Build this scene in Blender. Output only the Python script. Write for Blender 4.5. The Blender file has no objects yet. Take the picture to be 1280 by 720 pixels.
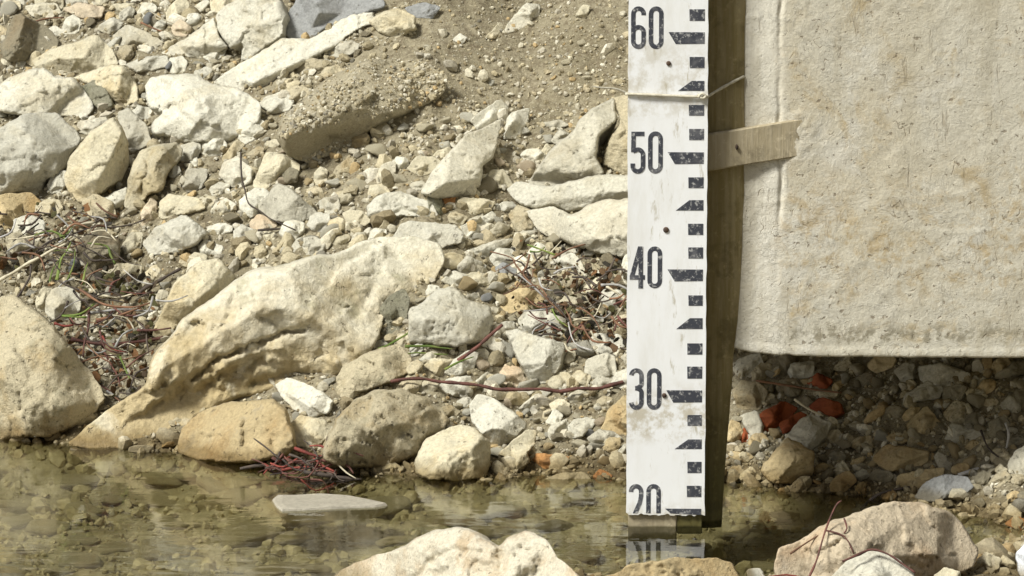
import bpy, bmesh, math, random
import numpy as np
from mathutils import Vector, Matrix, geometry

# ------------------------------------------------------------------ camera, sky, sun, exposure
scene = bpy.context.scene
col = scene.collection
PITCH = math.radians(8.0)
DIST = 2.9
FPX = 4544.0                       # focal length in pixels of a 1280 px wide picture
CAM = np.array((0.0, -DIST*math.cos(PITCH), 0.1945 + DIST*math.sin(PITCH)))
FWD = np.array((0.0, math.cos(PITCH), -math.sin(PITCH)))
UPV = np.array((0.0, math.sin(PITCH), math.cos(PITCH)))
RGT = np.array((1.0, 0.0, 0.0))
cam_data = bpy.data.cameras.new('camera')
cam_data.sensor_width = 36.0
cam_data.lens = FPX/1280.0*36.0
cam_data.clip_start = 0.05
cam_data.clip_end = 500.0
cam = bpy.data.objects.new('camera', cam_data)
cam.location = CAM
cam.rotation_euler = (math.pi/2 - PITCH, 0, 0)
col.objects.link(cam)
scene.camera = cam

SUN = Vector((-0.53, -0.41, 0.74)).normalized()
world = bpy.data.worlds.new('World')
scene.world = world
world.use_nodes = True
wn = world.node_tree.nodes
sky = wn.new('ShaderNodeTexSky')
sky.sky_type = 'NISHITA'
sky.sun_disc = False
sky.sun_elevation = math.asin(SUN.z)
sky.sun_rotation = math.atan2(SUN.x, SUN.y)
sky.dust_density = 2.0
bg = wn['Background']
bg.inputs['Strength'].default_value = 0.06
# a pale, hazy sky: most of the blue is washed out by thin cloud
bw = wn.new('ShaderNodeRGBToBW')
pale = wn.new('ShaderNodeMix')
pale.data_type = 'RGBA'
pale.inputs[0].default_value = 0.8
world.node_tree.links.new(sky.outputs[0], bw.inputs[0])
world.node_tree.links.new(sky.outputs[0], pale.inputs[6])
world.node_tree.links.new(bw.outputs[0], pale.inputs[7])
world.node_tree.links.new(pale.outputs[2], bg.inputs['Color'])
sun_data = bpy.data.lights.new('sun', 'SUN')
sun_data.energy = 3.6
sun_data.angle = math.radians(15.0)       # sun behind thin high cloud
sun_data.color = (1.0, 0.98, 0.905)
sun = bpy.data.objects.new('sun', sun_data)
sun.rotation_euler = (-SUN).to_track_quat('-Z', 'Y').to_euler()
sun.location = (-2, -2, 4)
col.objects.link(sun)
scene.view_settings.view_transform = 'Standard'
scene.view_settings.look = 'None'
scene.view_settings.exposure = 0.56
scene.view_settings.gamma = 1.0
scene.view_settings.use_curve_mapping = False
scene.cycles.max_bounces = 8
scene.cycles.transparent_max_bounces = 8

rng = np.random.default_rng(7)
random.seed(7)

# ------------------------------------------------------------------ helpers
def ray(px, py):
    return FWD + RGT*((px-640.0)/FPX) + UPV*((360.0-py)/FPX)

def on_y(px, py, y):
    """point of the pixel's ray on the upright plane y = const"""
    d = ray(px, py)
    t = (y-CAM[1])/d[1]
    return CAM + d*t

def hash3(ix, iy, iz, seed):
    h = (ix*374761393 + iy*668265263 + iz*2147483647 + seed*1274126177) & 0xffffffff
    h = ((h ^ (h >> 13))*1274126177) & 0xffffffff
    h = ((h ^ (h >> 16))*2246822519) & 0xffffffff
    return ((h ^ (h >> 15)) & 0xffff)/32767.5 - 1.0

def vnoise(p, seed=0):
    """smooth value noise at an (n, 3) array"""
    p = np.asarray(p, float)
    i = np.floor(p).astype(np.int64)
    f = p - i
    u = f*f*f*(f*(f*6-15)+10)
    out = 0
    for dx in (0, 1):
        for dy in (0, 1):
            for dz in (0, 1):
                w = (u[:, 0] if dx else 1-u[:, 0])*(u[:, 1] if dy else 1-u[:, 1])*(u[:, 2] if dz else 1-u[:, 2])
                out = out + w*hash3(i[:, 0]+dx, i[:, 1]+dy, i[:, 2]+dz, seed)
    return out

def fbm(p, seed=0, octaves=4, gain=0.5):
    a, s, out = 1.0, 1.0, 0
    for k in range(octaves):
        out = out + a*vnoise(np.asarray(p)*s + k*17.3, seed+k*31)
        a *= gain
        s *= 2.03
    return out

def mesh_from(name, verts, faces, smooth=True):
    me = bpy.data.meshes.new(name)
    me.from_pydata([tuple(map(float, v)) for v in verts], [], [tuple(map(int, f)) for f in faces])
    me.update()
    if smooth:
        me.polygons.foreach_set('use_smooth', [True]*len(me.polygons))
    return me

def obj(name, me, material, parent=None, loc=None):
    o = bpy.data.objects.new(name, me)
    if material is not None and len(me.materials) == 0:
        me.materials.append(material)
    if parent is not None:
        o.parent = parent
    if loc is not None:
        o.location = tuple(map(float, loc))
    col.objects.link(o)
    return o

def empty(name, loc):
    o = bpy.data.objects.new(name, None)
    o.location = tuple(map(float, loc))
    o.empty_display_size = 0.02
    col.objects.link(o)
    return o

def tag(o, label, cat=None, group=None, kind=None):
    o['label'] = label
    if cat:
        o['category'] = cat
    if group:
        o['group'] = group
    if kind:
        o['kind'] = kind
    return o

# ------------------------------------------------------------------ materials
class NT:
    def __init__(self, name):
        self.m = bpy.data.materials.new(name)
        self.m.use_nodes = True
        self.t = self.m.node_tree
        self.t.nodes.clear()
        self.out = self.t.nodes.new('ShaderNodeOutputMaterial')
    def n(self, kind, **kw):
        nd = self.t.nodes.new('ShaderNode'+kind)
        for k, v in kw.items():
            setattr(nd, k, v)
        return nd
    def l(self, a, b):
        self.t.links.new(a, b)
    def put(self, sock, v):
        if isinstance(v, bpy.types.NodeSocket):
            self.l(v, sock)
        else:
            sock.default_value = v
    def coords(self, obj_space=True, rand=True):
        tc = self.n('TexCoord')
        v = tc.outputs['Object']
        if rand:
            oi = self.n('ObjectInfo')
            mul = self.math('MULTIPLY', oi.outputs['Random'], 37.0)
            add = self.n('VectorMath', operation='ADD')
            self.l(v, add.inputs[0])
            self.l(mul, add.inputs[1])
            return add.outputs[0]
        return v
    def noise(self, vec, scale, detail=4, rough=0.55, dist=0.0):
        nd = self.n('TexNoise')
        self.l(vec, nd.inputs['Vector'])
        nd.inputs['Scale'].default_value = scale
        nd.inputs['Detail'].default_value = detail
        nd.inputs['Roughness'].default_value = rough
        nd.inputs['Distortion'].default_value = dist
        return nd.outputs['Fac']
    def ramp(self, fac, a, b, lo=0.0, hi=1.0):
        nd = self.n('MapRange')
        nd.interpolation_type = 'SMOOTHSTEP'
        self.put(nd.inputs['Value'], fac)
        nd.inputs['From Min'].default_value = a
        nd.inputs['From Max'].default_value = b
        nd.inputs['To Min'].default_value = lo
        nd.inputs['To Max'].default_value = hi
        return nd.outputs[0]
    def math(self, op, a, b=0.0):
        nd = self.n('Math', operation=op)
        self.put(nd.inputs[0], a)
        self.put(nd.inputs[1], b)
        return nd.outputs[0]
    def mix(self, fac, a, b, mode='MIX'):
        nd = self.n('Mix', data_type='RGBA', blend_type=mode)
        self.put(nd.inputs[0], fac)
        self.put(nd.inputs[6], a if isinstance(a, bpy.types.NodeSocket) else (*a, 1))
        self.put(nd.inputs[7], b if isinstance(b, bpy.types.NodeSocket) else (*b, 1))
        return nd.outputs[2]
    def grey(self, v):
        nd = self.n('CombineColor')
        for k in range(3):
            self.put(nd.inputs[k], v)
        return nd.outputs[0]
    def bump(self, height, strength, distance, normal=None):
        nd = self.n('Bump')
        self.put(nd.inputs['Height'], height)
        nd.inputs['Strength'].default_value = strength
        nd.inputs['Distance'].default_value = distance
        if normal is not None:
            self.l(normal, nd.inputs['Normal'])
        return nd.outputs[0]
    def z(self):
        g = self.n('NewGeometry')
        s = self.n('SeparateXYZ')
        self.l(g.outputs['Position'], s.inputs[0])
        return s.outputs[2]
    def principled(self, color, rough, normal=None, spec=0.3, **kw):
        p = self.n('BsdfPrincipled')
        self.put(p.inputs['Base Color'], color if isinstance(color, bpy.types.NodeSocket) else (*color, 1))
        self.put(p.inputs['Roughness'], rough)
        p.inputs['Specular IOR Level'].default_value = spec
        if normal is not None:
            self.l(normal, p.inputs['Normal'])
        for k, v in kw.items():
            p.inputs[k].default_value = v
        self.l(p.outputs[0], self.out.inputs[0])
        return p

def wet(t, color, v):
    """damp band just above the water and olive algae below it"""
    z = t.math('ADD', t.z(), t.math('MULTIPLY', t.math('SUBTRACT', t.noise(v, 60, 3), 0.5), 0.014))
    dry = t.ramp(z, 0.005, 0.020)
    c = t.mix(dry, t.mix(1.0, color, (0.52, 0.46, 0.35), 'MULTIPLY'), color)
    alg = t.ramp(z, -0.007, 0.000, 1.0, 0.0)
    algc = t.mix(t.ramp(t.noise(v, 40, 4), 0.38, 0.62), (0.36, 0.325, 0.175), (0.66, 0.60, 0.38))
    c = t.mix(t.math('MULTIPLY', alg, 0.55), c, algc)
    return c, t.ramp(z, 0.002, 0.010, 0.45, 0.92)

def rock_material(name, base, stain, stain_amt=0.55, grey=(0.30, 0.29, 0.24), grey_amt=0.3, bump=1.0, pits=0.5, scale=1.0, tide=0.0):
    t = NT(name)
    v = t.coords()
    big = t.noise(v, 16*scale, 6, 0.62, 0.3)
    c = t.mix(t.ramp(big, 0.46, 0.68, 0, stain_amt), base, stain)
    if tide:
        # ochre stain left by high water, with a ragged upper edge
        lvl = t.math('ADD', t.z(), t.math('MULTIPLY', t.math('SUBTRACT', t.noise(v, 26, 6, 0.65), 0.5), 0.16))
        c = t.mix(t.ramp(lvl, tide*0.4, tide*1.4, 0.85, 0.0), c, stain)
    mid = t.noise(v, 48*scale, 7, 0.68)
    c = t.mix(t.ramp(mid, 0.52, 0.70, 0, grey_amt), c, grey)
    c = t.mix(t.ramp(t.noise(v, 30*scale, 5, 0.6, 0.6), 0.56, 0.66, 0, 0.45), c, tuple(min(0.78, k*1.15+0.015) for k in base))
    fine = t.noise(v, 330*scale, 4, 0.7)
    c = t.mix(1.0, c, t.grey(t.ramp(fine, 0.25, 0.75, 0.80, 1.16)), 'MULTIPLY')
    pit = t.ramp(t.noise(v, 150*scale, 4, 0.65), 0.63, 0.71)
    c = t.mix(t.math('MULTIPLY', pit, pits), c, (0.16, 0.13, 0.085))
    oi = t.n('ObjectInfo')
    c = t.mix(1.0, c, t.grey(t.ramp(oi.outputs['Random'], 0, 1, 0.86, 1.12)), 'MULTIPLY')
    c, r = wet(t, c, v)
    hgt = t.math('ADD', t.math('MULTIPLY', fine, 0.5), t.math('SUBTRACT', t.noise(v, 110*scale, 6, 0.72), t.math('MULTIPLY', pit, 0.6)))
    t.principled(c, r, t.bump(hgt, 0.75*bump, 0.0035), 0.25)
    return t.m

ROCK = {
    'white': rock_material('limestone_white', (0.565, 0.545, 0.455), (0.44, 0.385, 0.255), 0.6, grey_amt=0.34, pits=0.4),
    'cream': rock_material('limestone_cream', (0.53, 0.485, 0.355), (0.42, 0.33, 0.17), 0.6, grey_amt=0.36),
    'ochre': rock_material('limestone_ochre', (0.48, 0.385, 0.22), (0.38, 0.25, 0.105), 0.65, grey_amt=0.35, pits=0.6),
    'grey': rock_material('limestone_grey', (0.50, 0.475, 0.385), (0.39, 0.34, 0.235), 0.55, (0.27, 0.255, 0.20), 0.45),
    'slate': rock_material('stone_blue_grey', (0.27, 0.275, 0.27), (0.21, 0.205, 0.195), 0.5, (0.14, 0.14, 0.14), 0.4, pits=0.3),
    'tan': rock_material('limestone_mottled', (0.515, 0.455, 0.315), (0.40, 0.30, 0.15), 0.75, (0.24, 0.225, 0.15), 0.6, 1.4, 0.6, 1.3),
    'huge': rock_material('limestone_huge', (0.57, 0.54, 0.435), (0.40, 0.315, 0.165), 0.7, (0.30, 0.28, 0.175), 0.6, 1.2, 0.45, 0.6, tide=0.11),
    'dirt': rock_material('earthy_boulder', (0.42, 0.375, 0.265), (0.34, 0.29, 0.19), 0.6, (0.28, 0.245, 0.165), 0.5, 1.25, 0.5, 1.8),
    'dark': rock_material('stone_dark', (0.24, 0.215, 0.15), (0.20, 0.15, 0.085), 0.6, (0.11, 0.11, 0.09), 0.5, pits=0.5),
    'moss': rock_material('stone_mossy', (0.33, 0.315, 0.23), (0.20, 0.20, 0.12), 0.8, (0.13, 0.13, 0.10), 0.7, 1.8, 0.9, 2.0),
    'pink': rock_material('limestone_pinkish', (0.56, 0.475, 0.345), (0.48, 0.335, 0.20), 0.65, (0.36, 0.32, 0.26), 0.45),
    'orange': rock_material('stone_orange', (0.46, 0.25, 0.10), (0.36, 0.155, 0.055), 0.6, grey_amt=0.25),
    'crumbly': rock_material('limestone_crumbly', (0.60, 0.555, 0.44), (0.42, 0.29, 0.15), 0.6, (0.36, 0.31, 0.22), 0.4, 1.15, 0.55, 1.5),
    'red': rock_material('debris_orange_red', (0.29, 0.080, 0.028), (0.17, 0.040, 0.02), 0.7, (0.20, 0.05, 0.03), 0.3, 0.5, 0.25),
    'bluewhite': rock_material('stone_bluish_white', (0.68, 0.71, 0.76), (0.58, 0.61, 0.65), 0.4, (0.42, 0.43, 0.45), 0.2, 0.5, 0.1),
}

def ground_material():
    t = NT('sandy_ground')
    v = t.coords(rand=False)
    c = t.mix(t.ramp(t.noise(v, 9, 6, 0.6), 0.4, 0.62), (0.23, 0.20, 0.13), (0.34, 0.30, 0.205))
    c = t.mix(t.ramp(t.noise(v, 120, 6, 0.7), 0.42, 0.66, 0, 0.85), c, (0.15, 0.12, 0.075))
    c = t.mix(t.ramp(t.noise(v, 420, 4, 0.7), 0.5, 0.7, 0, 0.6), c, (0.50, 0.45, 0.33))
    c, r = wet(t, c, v)
    h = t.math('ADD', t.noise(v, 260, 5, 0.75), t.math('MULTIPLY', t.noise(v, 80, 4), 1.2))
    t.principled(c, r, t.bump(h, 0.9, 0.004), 0.2)
    return t.m

def gravel_material():
    t = NT('gravel')
    at = t.n('Attribute', attribute_name='pebble_colour')
    v = t.coords(rand=False)
    c = t.mix(1.0, at.outputs['Color'], t.grey(t.ramp(t.noise(v, 500, 4, 0.7), 0.3, 0.7, 0.75, 1.15)), 'MULTIPLY')
    c, r = wet(t, c, v)
    t.principled(c, r, t.bump(t.noise(v, 700, 3, 0.7), 0.5, 0.001), 0.2)
    return t.m

def water_material():
    t = NT('clear_shallow_water')
    v = t.coords(rand=False)
    mp = t.n('Mapping')
    t.l(v, mp.inputs[0])
    mp.inputs['Scale'].default_value = (1.0, 2.6, 1.0)
    h = t.math('ADD', t.noise(mp.outputs[0], 14, 3, 0.5, 0.4), t.math('MULTIPLY', t.noise(mp.outputs[0], 55, 2, 0.5), 0.07))
    nrm = t.bump(h, 0.055, 0.008)
    fr = t.n('Fresnel')
    fr.inputs['IOR'].default_value = 1.45
    t.l(nrm, fr.inputs['Normal'])
    tr = t.n('BsdfTransparent')
    tr.inputs['Color'].default_value = (0.99, 0.985, 0.86, 1)
    gl = t.n('BsdfGlossy')
    gl.inputs['Roughness'].default_value = 0.03
    t.l(nrm, gl.inputs['Normal'])
    mx = t.n('MixShader')
    t.l(fr.outputs[0], mx.inputs[0])
    t.l(tr.outputs[0], mx.inputs[1])
    t.l(gl.outputs[0], mx.inputs[2])
    t.l(mx.outputs[0], t.out.inputs[0])
    return t.m

def concrete_material():
    t = NT('weathered_concrete')
    v = t.coords(rand=False)
    big = t.noise(v, 5, 6, 0.6, 0.4)
    c = t.mix(t.ramp(big, 0.42, 0.66), (0.60, 0.57, 0.475), (0.575, 0.525, 0.405))
    c = t.mix(t.ramp(t.noise(v, 13, 6, 0.65, 0.3), 0.52, 0.66, 0, 0.6), c, (0.68, 0.665, 0.60))
    c = t.mix(t.ramp(t.noise(v, 22, 7, 0.7, 0.5), 0.53, 0.68, 0, 0.8), c, (0.46, 0.365, 0.21))
    spk = t.math('MAXIMUM', t.ramp(t.noise(v, 200, 3, 0.6), 0.63, 0.69), t.ramp(t.noise(v, 95, 2, 0.5), 0.76, 0.79))
    c = t.mix(t.math('MULTIPLY', spk, 0.7), c, (0.20, 0.16, 0.11))
    fine = t.noise(v, 420, 4, 0.7)
    c = t.mix(1.0, c, t.grey(t.ramp(fine, 0.25, 0.75, 0.88, 1.10)), 'MULTIPLY')
    c = t.mix(t.ramp(t.noise(v, 60, 7, 0.75), 0.50, 0.72, 0, 0.45), c, (0.44, 0.37, 0.25))
    s = t.n('SeparateXYZ')
    t.l(v, s.inputs[0])
    # rusty seep stains in a ragged band, and a grimy line above the lower lip
    zb = t.math('ADD', s.outputs[2], t.math('MULTIPLY', t.noise(v, 9, 5, 0.6), 0.16))
    band = t.math('MULTIPLY', t.ramp(zb, 0.12, 0.17), t.ramp(zb, 0.20, 0.27, 1, 0))
    c = t.mix(t.math('MULTIPLY', band, t.ramp(t.noise(v, 85, 7, 0.75, 0.5), 0.46, 0.64, 0, 0.65)), c, (0.44, 0.33, 0.17))
    zl = t.math('ADD', s.outputs[2], t.math('MULTIPLY', t.noise(v, 70, 6, 0.7), 0.022))
    grime = t.math('MULTIPLY', t.ramp(zl, 0.036, 0.041), t.ramp(zl, 0.044, 0.058, 1, 0))
    c = t.mix(t.math('MULTIPLY', grime, t.ramp(t.noise(v, 120, 5, 0.7), 0.42, 0.58, 0, 0.75)), c, (0.25, 0.225, 0.16))
    peel = t.ramp(t.noise(v, 28, 8, 0.75, 0.9), 0.55, 0.57)
    c = t.mix(t.math('MULTIPLY', peel, 0.30), c, (0.66, 0.635, 0.55))
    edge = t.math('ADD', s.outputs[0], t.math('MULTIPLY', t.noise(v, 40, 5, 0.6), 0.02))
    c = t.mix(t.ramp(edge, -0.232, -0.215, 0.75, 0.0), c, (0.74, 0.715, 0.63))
    crack = t.math('ABSOLUTE', t.math('SUBTRACT', t.noise(v, 46, 2, 0.5, 0.4), 0.5))
    gate = t.ramp(t.noise(v, 75, 2), 0.60, 0.66)
    ck = t.math('MULTIPLY', t.ramp(crack, 0.0, 0.012, 1.0, 0.0), gate)
    c = t.mix(t.math('MULTIPLY', ck, 0.6), c, (0.26, 0.20, 0.13))
    grit = t.noise(v, 260, 6, 0.8)
    mp = t.n('Mapping')
    t.l(v, mp.inputs[0])
    mp.inputs['Rotation'].default_value = (0, math.radians(38), 0)
    mp.inputs['Scale'].default_value = (1.0, 1.0, 0.16)
    scr = t.math('MULTIPLY', t.ramp(t.noise(mp.outputs[0], 150, 5, 0.7, 0.5), 0.60, 0.68), t.ramp(t.noise(v, 16, 3), 0.45, 0.6))
    c = t.mix(t.math('MULTIPLY', scr, 0.5), c, (0.36, 0.30, 0.21))
    mp2 = t.n('Mapping')
    t.l(v, mp2.inputs[0])
    mp2.inputs['Scale'].default_value = (1.0, 1.0, 0.10)
    drip = t.math('MULTIPLY', t.ramp(t.noise(mp2.outputs[0], 38, 5, 0.65), 0.50, 0.68), 0.45)
    c = t.mix(drip, c, (0.43, 0.385, 0.28))
    h = t.math('SUBTRACT', t.math('ADD', t.math('MULTIPLY', fine, 0.5), t.math('ADD', t.math('SUBTRACT', grit, t.math('MULTIPLY', scr, 0.7)), t.math('MULTIPLY', peel, 0.40))), t.math('ADD', t.math('MULTIPLY', ck, 0.45), t.math('MULTIPLY', spk, 0.5)))
    t.principled(c, 0.93, t.bump(h, 0.6, 0.0020), 0.15)
    return t.m

def wood_material(name, a, b, wetness=True):
    t = NT(name)
    v = t.coords(rand=False)
    mp = t.n('Mapping')
    t.l(v, mp.inputs[0])
    mp.inputs['Scale'].default_value = (1.0, 1.0, 0.07)
    g = t.noise(mp.outputs[0], 260, 5, 0.65)
    c = t.mix(t.ramp(g, 0.35, 0.68), a, b)
    blot = t.noise(v, 45, 5, 0.65)
    c = t.mix(t.ramp(blot, 0.48, 0.66, 0, 0.6), c, tuple(k*0.5 for k in a))
    c = t.mix(t.ramp(t.noise(v, 150, 4, 0.7), 0.55, 0.72, 0, 0.5), c, tuple(min(1, k*1.6) for k in b))
    r = 0.85
    if wetness:
        z = t.math('ADD', t.z(), t.math('MULTIPLY', t.noise(v, 30, 4), 0.05))
        dry = t.ramp(z, 0.035, 0.16)
        c = t.mix(dry, t.mix(1.0, c, (0.36, 0.38, 0.26), 'MULTIPLY'), c)
        r = t.ramp(z, 0.03, 0.14, 0.5, 0.88)
    zz = t.math('ADD', t.z(), t.math('MULTIPLY', t.noise(v, 90, 3), 0.004))
    c = t.mix(t.ramp(zz, 0.0005, 0.004), t.mix(1.0, c, (0.20, 0.21, 0.13), 'MULTIPLY'), c)
    t.principled(c, r, t.bump(t.math('ADD', g, blot), 0.5, 0.0015), 0.25)
    return t.m

def enamel_material():
    t = NT('white_gauge_paint')
    v = t.coords(rand=False)
    mp = t.n('Mapping')
    t.l(v, mp.inputs[0])
    mp.inputs['Scale'].default_value = (1.0, 1.0, 0.25)
    c = t.mix(t.ramp(t.noise(mp.outputs[0], 45, 6, 0.65), 0.42, 0.75, 0, 0.55), (0.84, 0.855, 0.87), (0.66, 0.65, 0.60))
    c = t.mix(t.ramp(t.noise(mp.outputs[0], 130, 5, 0.7), 0.58, 0.72, 0, 0.8), c, (0.42, 0.38, 0.28))
    # tide stain with an uneven edge about reading 28
    z = t.math('ADD', t.z(), t.math('MULTIPLY', t.noise(v, 40, 4), 0.02))
    band = t.math('MAXIMUM', t.math('MULTIPLY', t.ramp(z, 0.074, 0.090), t.ramp(z, 0.105, 0.135, 1, 0)), t.math('MAXIMUM', t.ramp(z, 0.018, 0.034, 0.8, 0.0), t.math('MULTIPLY', t.ramp(z, 0.335, 0.35), t.ramp(z, 0.38, 0.41, 0.6, 0))))
    c = t.mix(t.math('MULTIPLY', band, t.ramp(t.noise(v, 75, 6, 0.72), 0.40, 0.6, 0, 0.8)), c, (0.47, 0.42, 0.31))
    t.principled(c, 0.5, t.bump(t.noise(v, 90, 4), 0.12, 0.001), 0.4)
    return t.m

def mark_material():
    t = NT('worn_black_paint')
    v = t.coords(rand=False)
    c = t.mix(t.ramp(t.noise(v, 260, 6, 0.75), 0.53, 0.64, 0, 0.8), (0.048, 0.052, 0.066), (0.50, 0.50, 0.49))
    c = t.mix(t.ramp(t.noise(v, 50, 4, 0.6), 0.5, 0.72, 0, 0.55), c, (0.22, 0.22, 0.23))
    t.principled(c, 0.6, None, 0.3)
    return t.m

def plain_material(name, a, b, rough=0.7, scale=120):
    t = NT(name)
    v = t.coords()
    c = t.mix(t.ramp(t.noise(v, scale, 5, 0.65), 0.4, 0.65), a, b)
    oi = t.n('ObjectInfo')
    c = t.mix(1.0, c, t.grey(t.ramp(oi.outputs['Random'], 0, 1, 0.75, 1.2)), 'MULTIPLY')
    t.principled(c, rough, t.bump(t.noise(v, scale*2, 3), 0.3, 0.0008), 0.3)
    return t.m

M_GROUND = ground_material()
M_GRAVEL = gravel_material()
M_WATER = water_material()
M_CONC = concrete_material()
M_POST = wood_material('weathered_post_wood', (0.235, 0.19, 0.085), (0.31, 0.26, 0.145))
M_LATH = wood_material('grey_lath_wood', (0.36, 0.305, 0.20), (0.43, 0.375, 0.265), False)
M_BACK = wood_material('backing_board_wood', (0.30, 0.255, 0.17), (0.37, 0.32, 0.22), False)
M_PLATE = enamel_material()
M_MARK = mark_material()
M_TWINE = plain_material('pale_twine', (0.50, 0.47, 0.38), (0.38, 0.35, 0.27), 0.85, 300)
M_RUST = plain_material('rusty_nail', (0.10, 0.06, 0.035), (0.05, 0.035, 0.03), 0.7, 300)
TW = {
    'root': plain_material('dark_red_root', (0.15, 0.062, 0.048), (0.075, 0.036, 0.03)),
    'red': plain_material('red_rootlet', (0.25, 0.055, 0.04), (0.14, 0.035, 0.028)),
    'rust': plain_material('rusty_brown_rootlet', (0.20, 0.105, 0.06), (0.12, 0.065, 0.04)),
    'dark': plain_material('dark_twig', (0.085, 0.065, 0.05), (0.05, 0.04, 0.035)),
    'straw': plain_material('dry_straw', (0.56, 0.51, 0.38), (0.40, 0.36, 0.26)),
    'pale': plain_material('bleached_stick', (0.40, 0.39, 0.37), (0.27, 0.26, 0.25)),
    'green': plain_material('grass_blade_green', (0.10, 0.155, 0.03), (0.19, 0.22, 0.06)),
}

# ------------------------------------------------------------------ terrain
def on_level(px, py, z=0.0):
    d = ray(px, py)
    return CAM + d*((z-CAM[2])/d[2])
SHORE = np.array([on_level(a, b) for a, b in ((-160, 540), (0, 548), (130, 556), (230, 566), (400, 586), (520, 598), (660, 588), (780, 598), (905, 600), (1000, 610), (1100, 622), (1200, 642), (1280, 662), (1450, 680))])
SHX, SHY = SHORE[:, 0], SHORE[:, 1]

def ground_z(x, y):
    x = np.atleast_1d(np.asarray(x, float))
    y = np.atleast_1d(np.asarray(y, float))
    d = y - np.interp(x, SHX, SHY)
    up = np.maximum(d, 0)
    z = 0.60*up - 0.022*(1-np.exp(-up/0.07))
    z = np.where(z > 0.55, 0.55 + 0.9*(1-np.exp(-np.maximum(z-0.55, 0)/0.9)), z)
    dn = np.maximum(-d, 0)
    z = np.where(d < 0, -0.046*np.tanh(dn*0.40/0.046), z)
    # unseen hill added behind the camera, cuts low sky to darken the block's gap
    ob = np.clip((-4.2-y)/5.0, 0, 1)
    z = z + 3.6*ob*ob*(3-2*ob)*(1+0.15*np.sin(x*0.7))
    fgm = np.clip((x+0.16)/0.10, 0, 1)
    fgm = fgm*fgm*(3-2*fgm)*np.clip((3.0-np.abs(x))/2.0, 0, 1)
    fr = np.maximum(-0.11-y + 0.085*np.clip((x-0.27)/0.12, 0, 1), 0)
    z = z + fgm*0.06*np.tanh(fr*0.65/0.06)
    p = np.stack([x, y, np.zeros_like(x)], 1)
    near = np.clip(1.5-np.abs(y)/6, 0.1, 1)
    z = z + near*(0.006*fbm(p*11, 3, 3) + 0.0038*fbm(p*60, 9, 3))
    return z

def on_ground(px, py):
    d = ray(px, py)
    ts = np.linspace(2.3, 6.5, 420)
    P = CAM[None] + d[None]*ts[:, None]
    g = P[:, 2] - ground_z(P[:, 0], P[:, 1])
    k = np.argmax(g < 0)
    if k == 0:
        k = len(ts)-1
    a, b = ts[k-1], ts[k]
    f = g[k-1]/(g[k-1]-g[k]+1e-12)
    return CAM + d*(a+(b-a)*f)

def axis(dense_lo, dense_hi, step, far_lo, far_hi):
    mid = list(np.arange(dense_lo, dense_hi+1e-9, step))
    s, v = step, dense_hi
    hi = []
    while v < far_hi:
        s *= 1.22
        v += s
        hi.append(v)
    s, v = step, dense_lo
    lo = []
    while v > far_lo:
        s *= 1.22
        v -= s
        lo.append(v)
    return np.array(lo[::-1]+mid+hi)

gx = axis(-0.66, 0.68, 0.0046, -90, 90)
gy = axis(-0.25, 1.15, 0.0046, -90, 120)
GX, GY = np.meshgrid(gx, gy)
GZ = ground_z(GX.ravel(), GY.ravel())
gv = np.stack([GX.ravel(), GY.ravel(), GZ], 1)
nx, ny = len(gx), len(gy)
idx = np.arange(nx*ny).reshape(ny, nx)
gf = np.stack([idx[:-1, :-1], idx[:-1, 1:], idx[1:, 1:], idx[1:, :-1]], -1).reshape(-1, 4)
ground = obj('ground', mesh_from('ground', gv, gf), M_GROUND)
tag(ground, 'sandy stone bank sloping down into shallow water', kind='structure')

wx = axis(-0.6, 0.6, 0.05, -80, 80)
wy = np.array((-80, -20, -6, -3, -1.5, -0.8, -0.4, -0.2, 0.0, 0.2, 0.4, 0.55))
WX, WY = np.meshgrid(wx, wy)
wi = np.arange(WX.size).reshape(WX.shape)
wf = np.stack([wi[:-1, :-1], wi[:-1, 1:], wi[1:, 1:], wi[1:, :-1]], -1).reshape(-1, 4)
water = obj('water', mesh_from('water', np.stack([WX.ravel(), WY.ravel(), 0*WX.ravel()], 1), wf), M_WATER)
tag(water, 'clear shallow water over olive stones', kind='structure')

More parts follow.
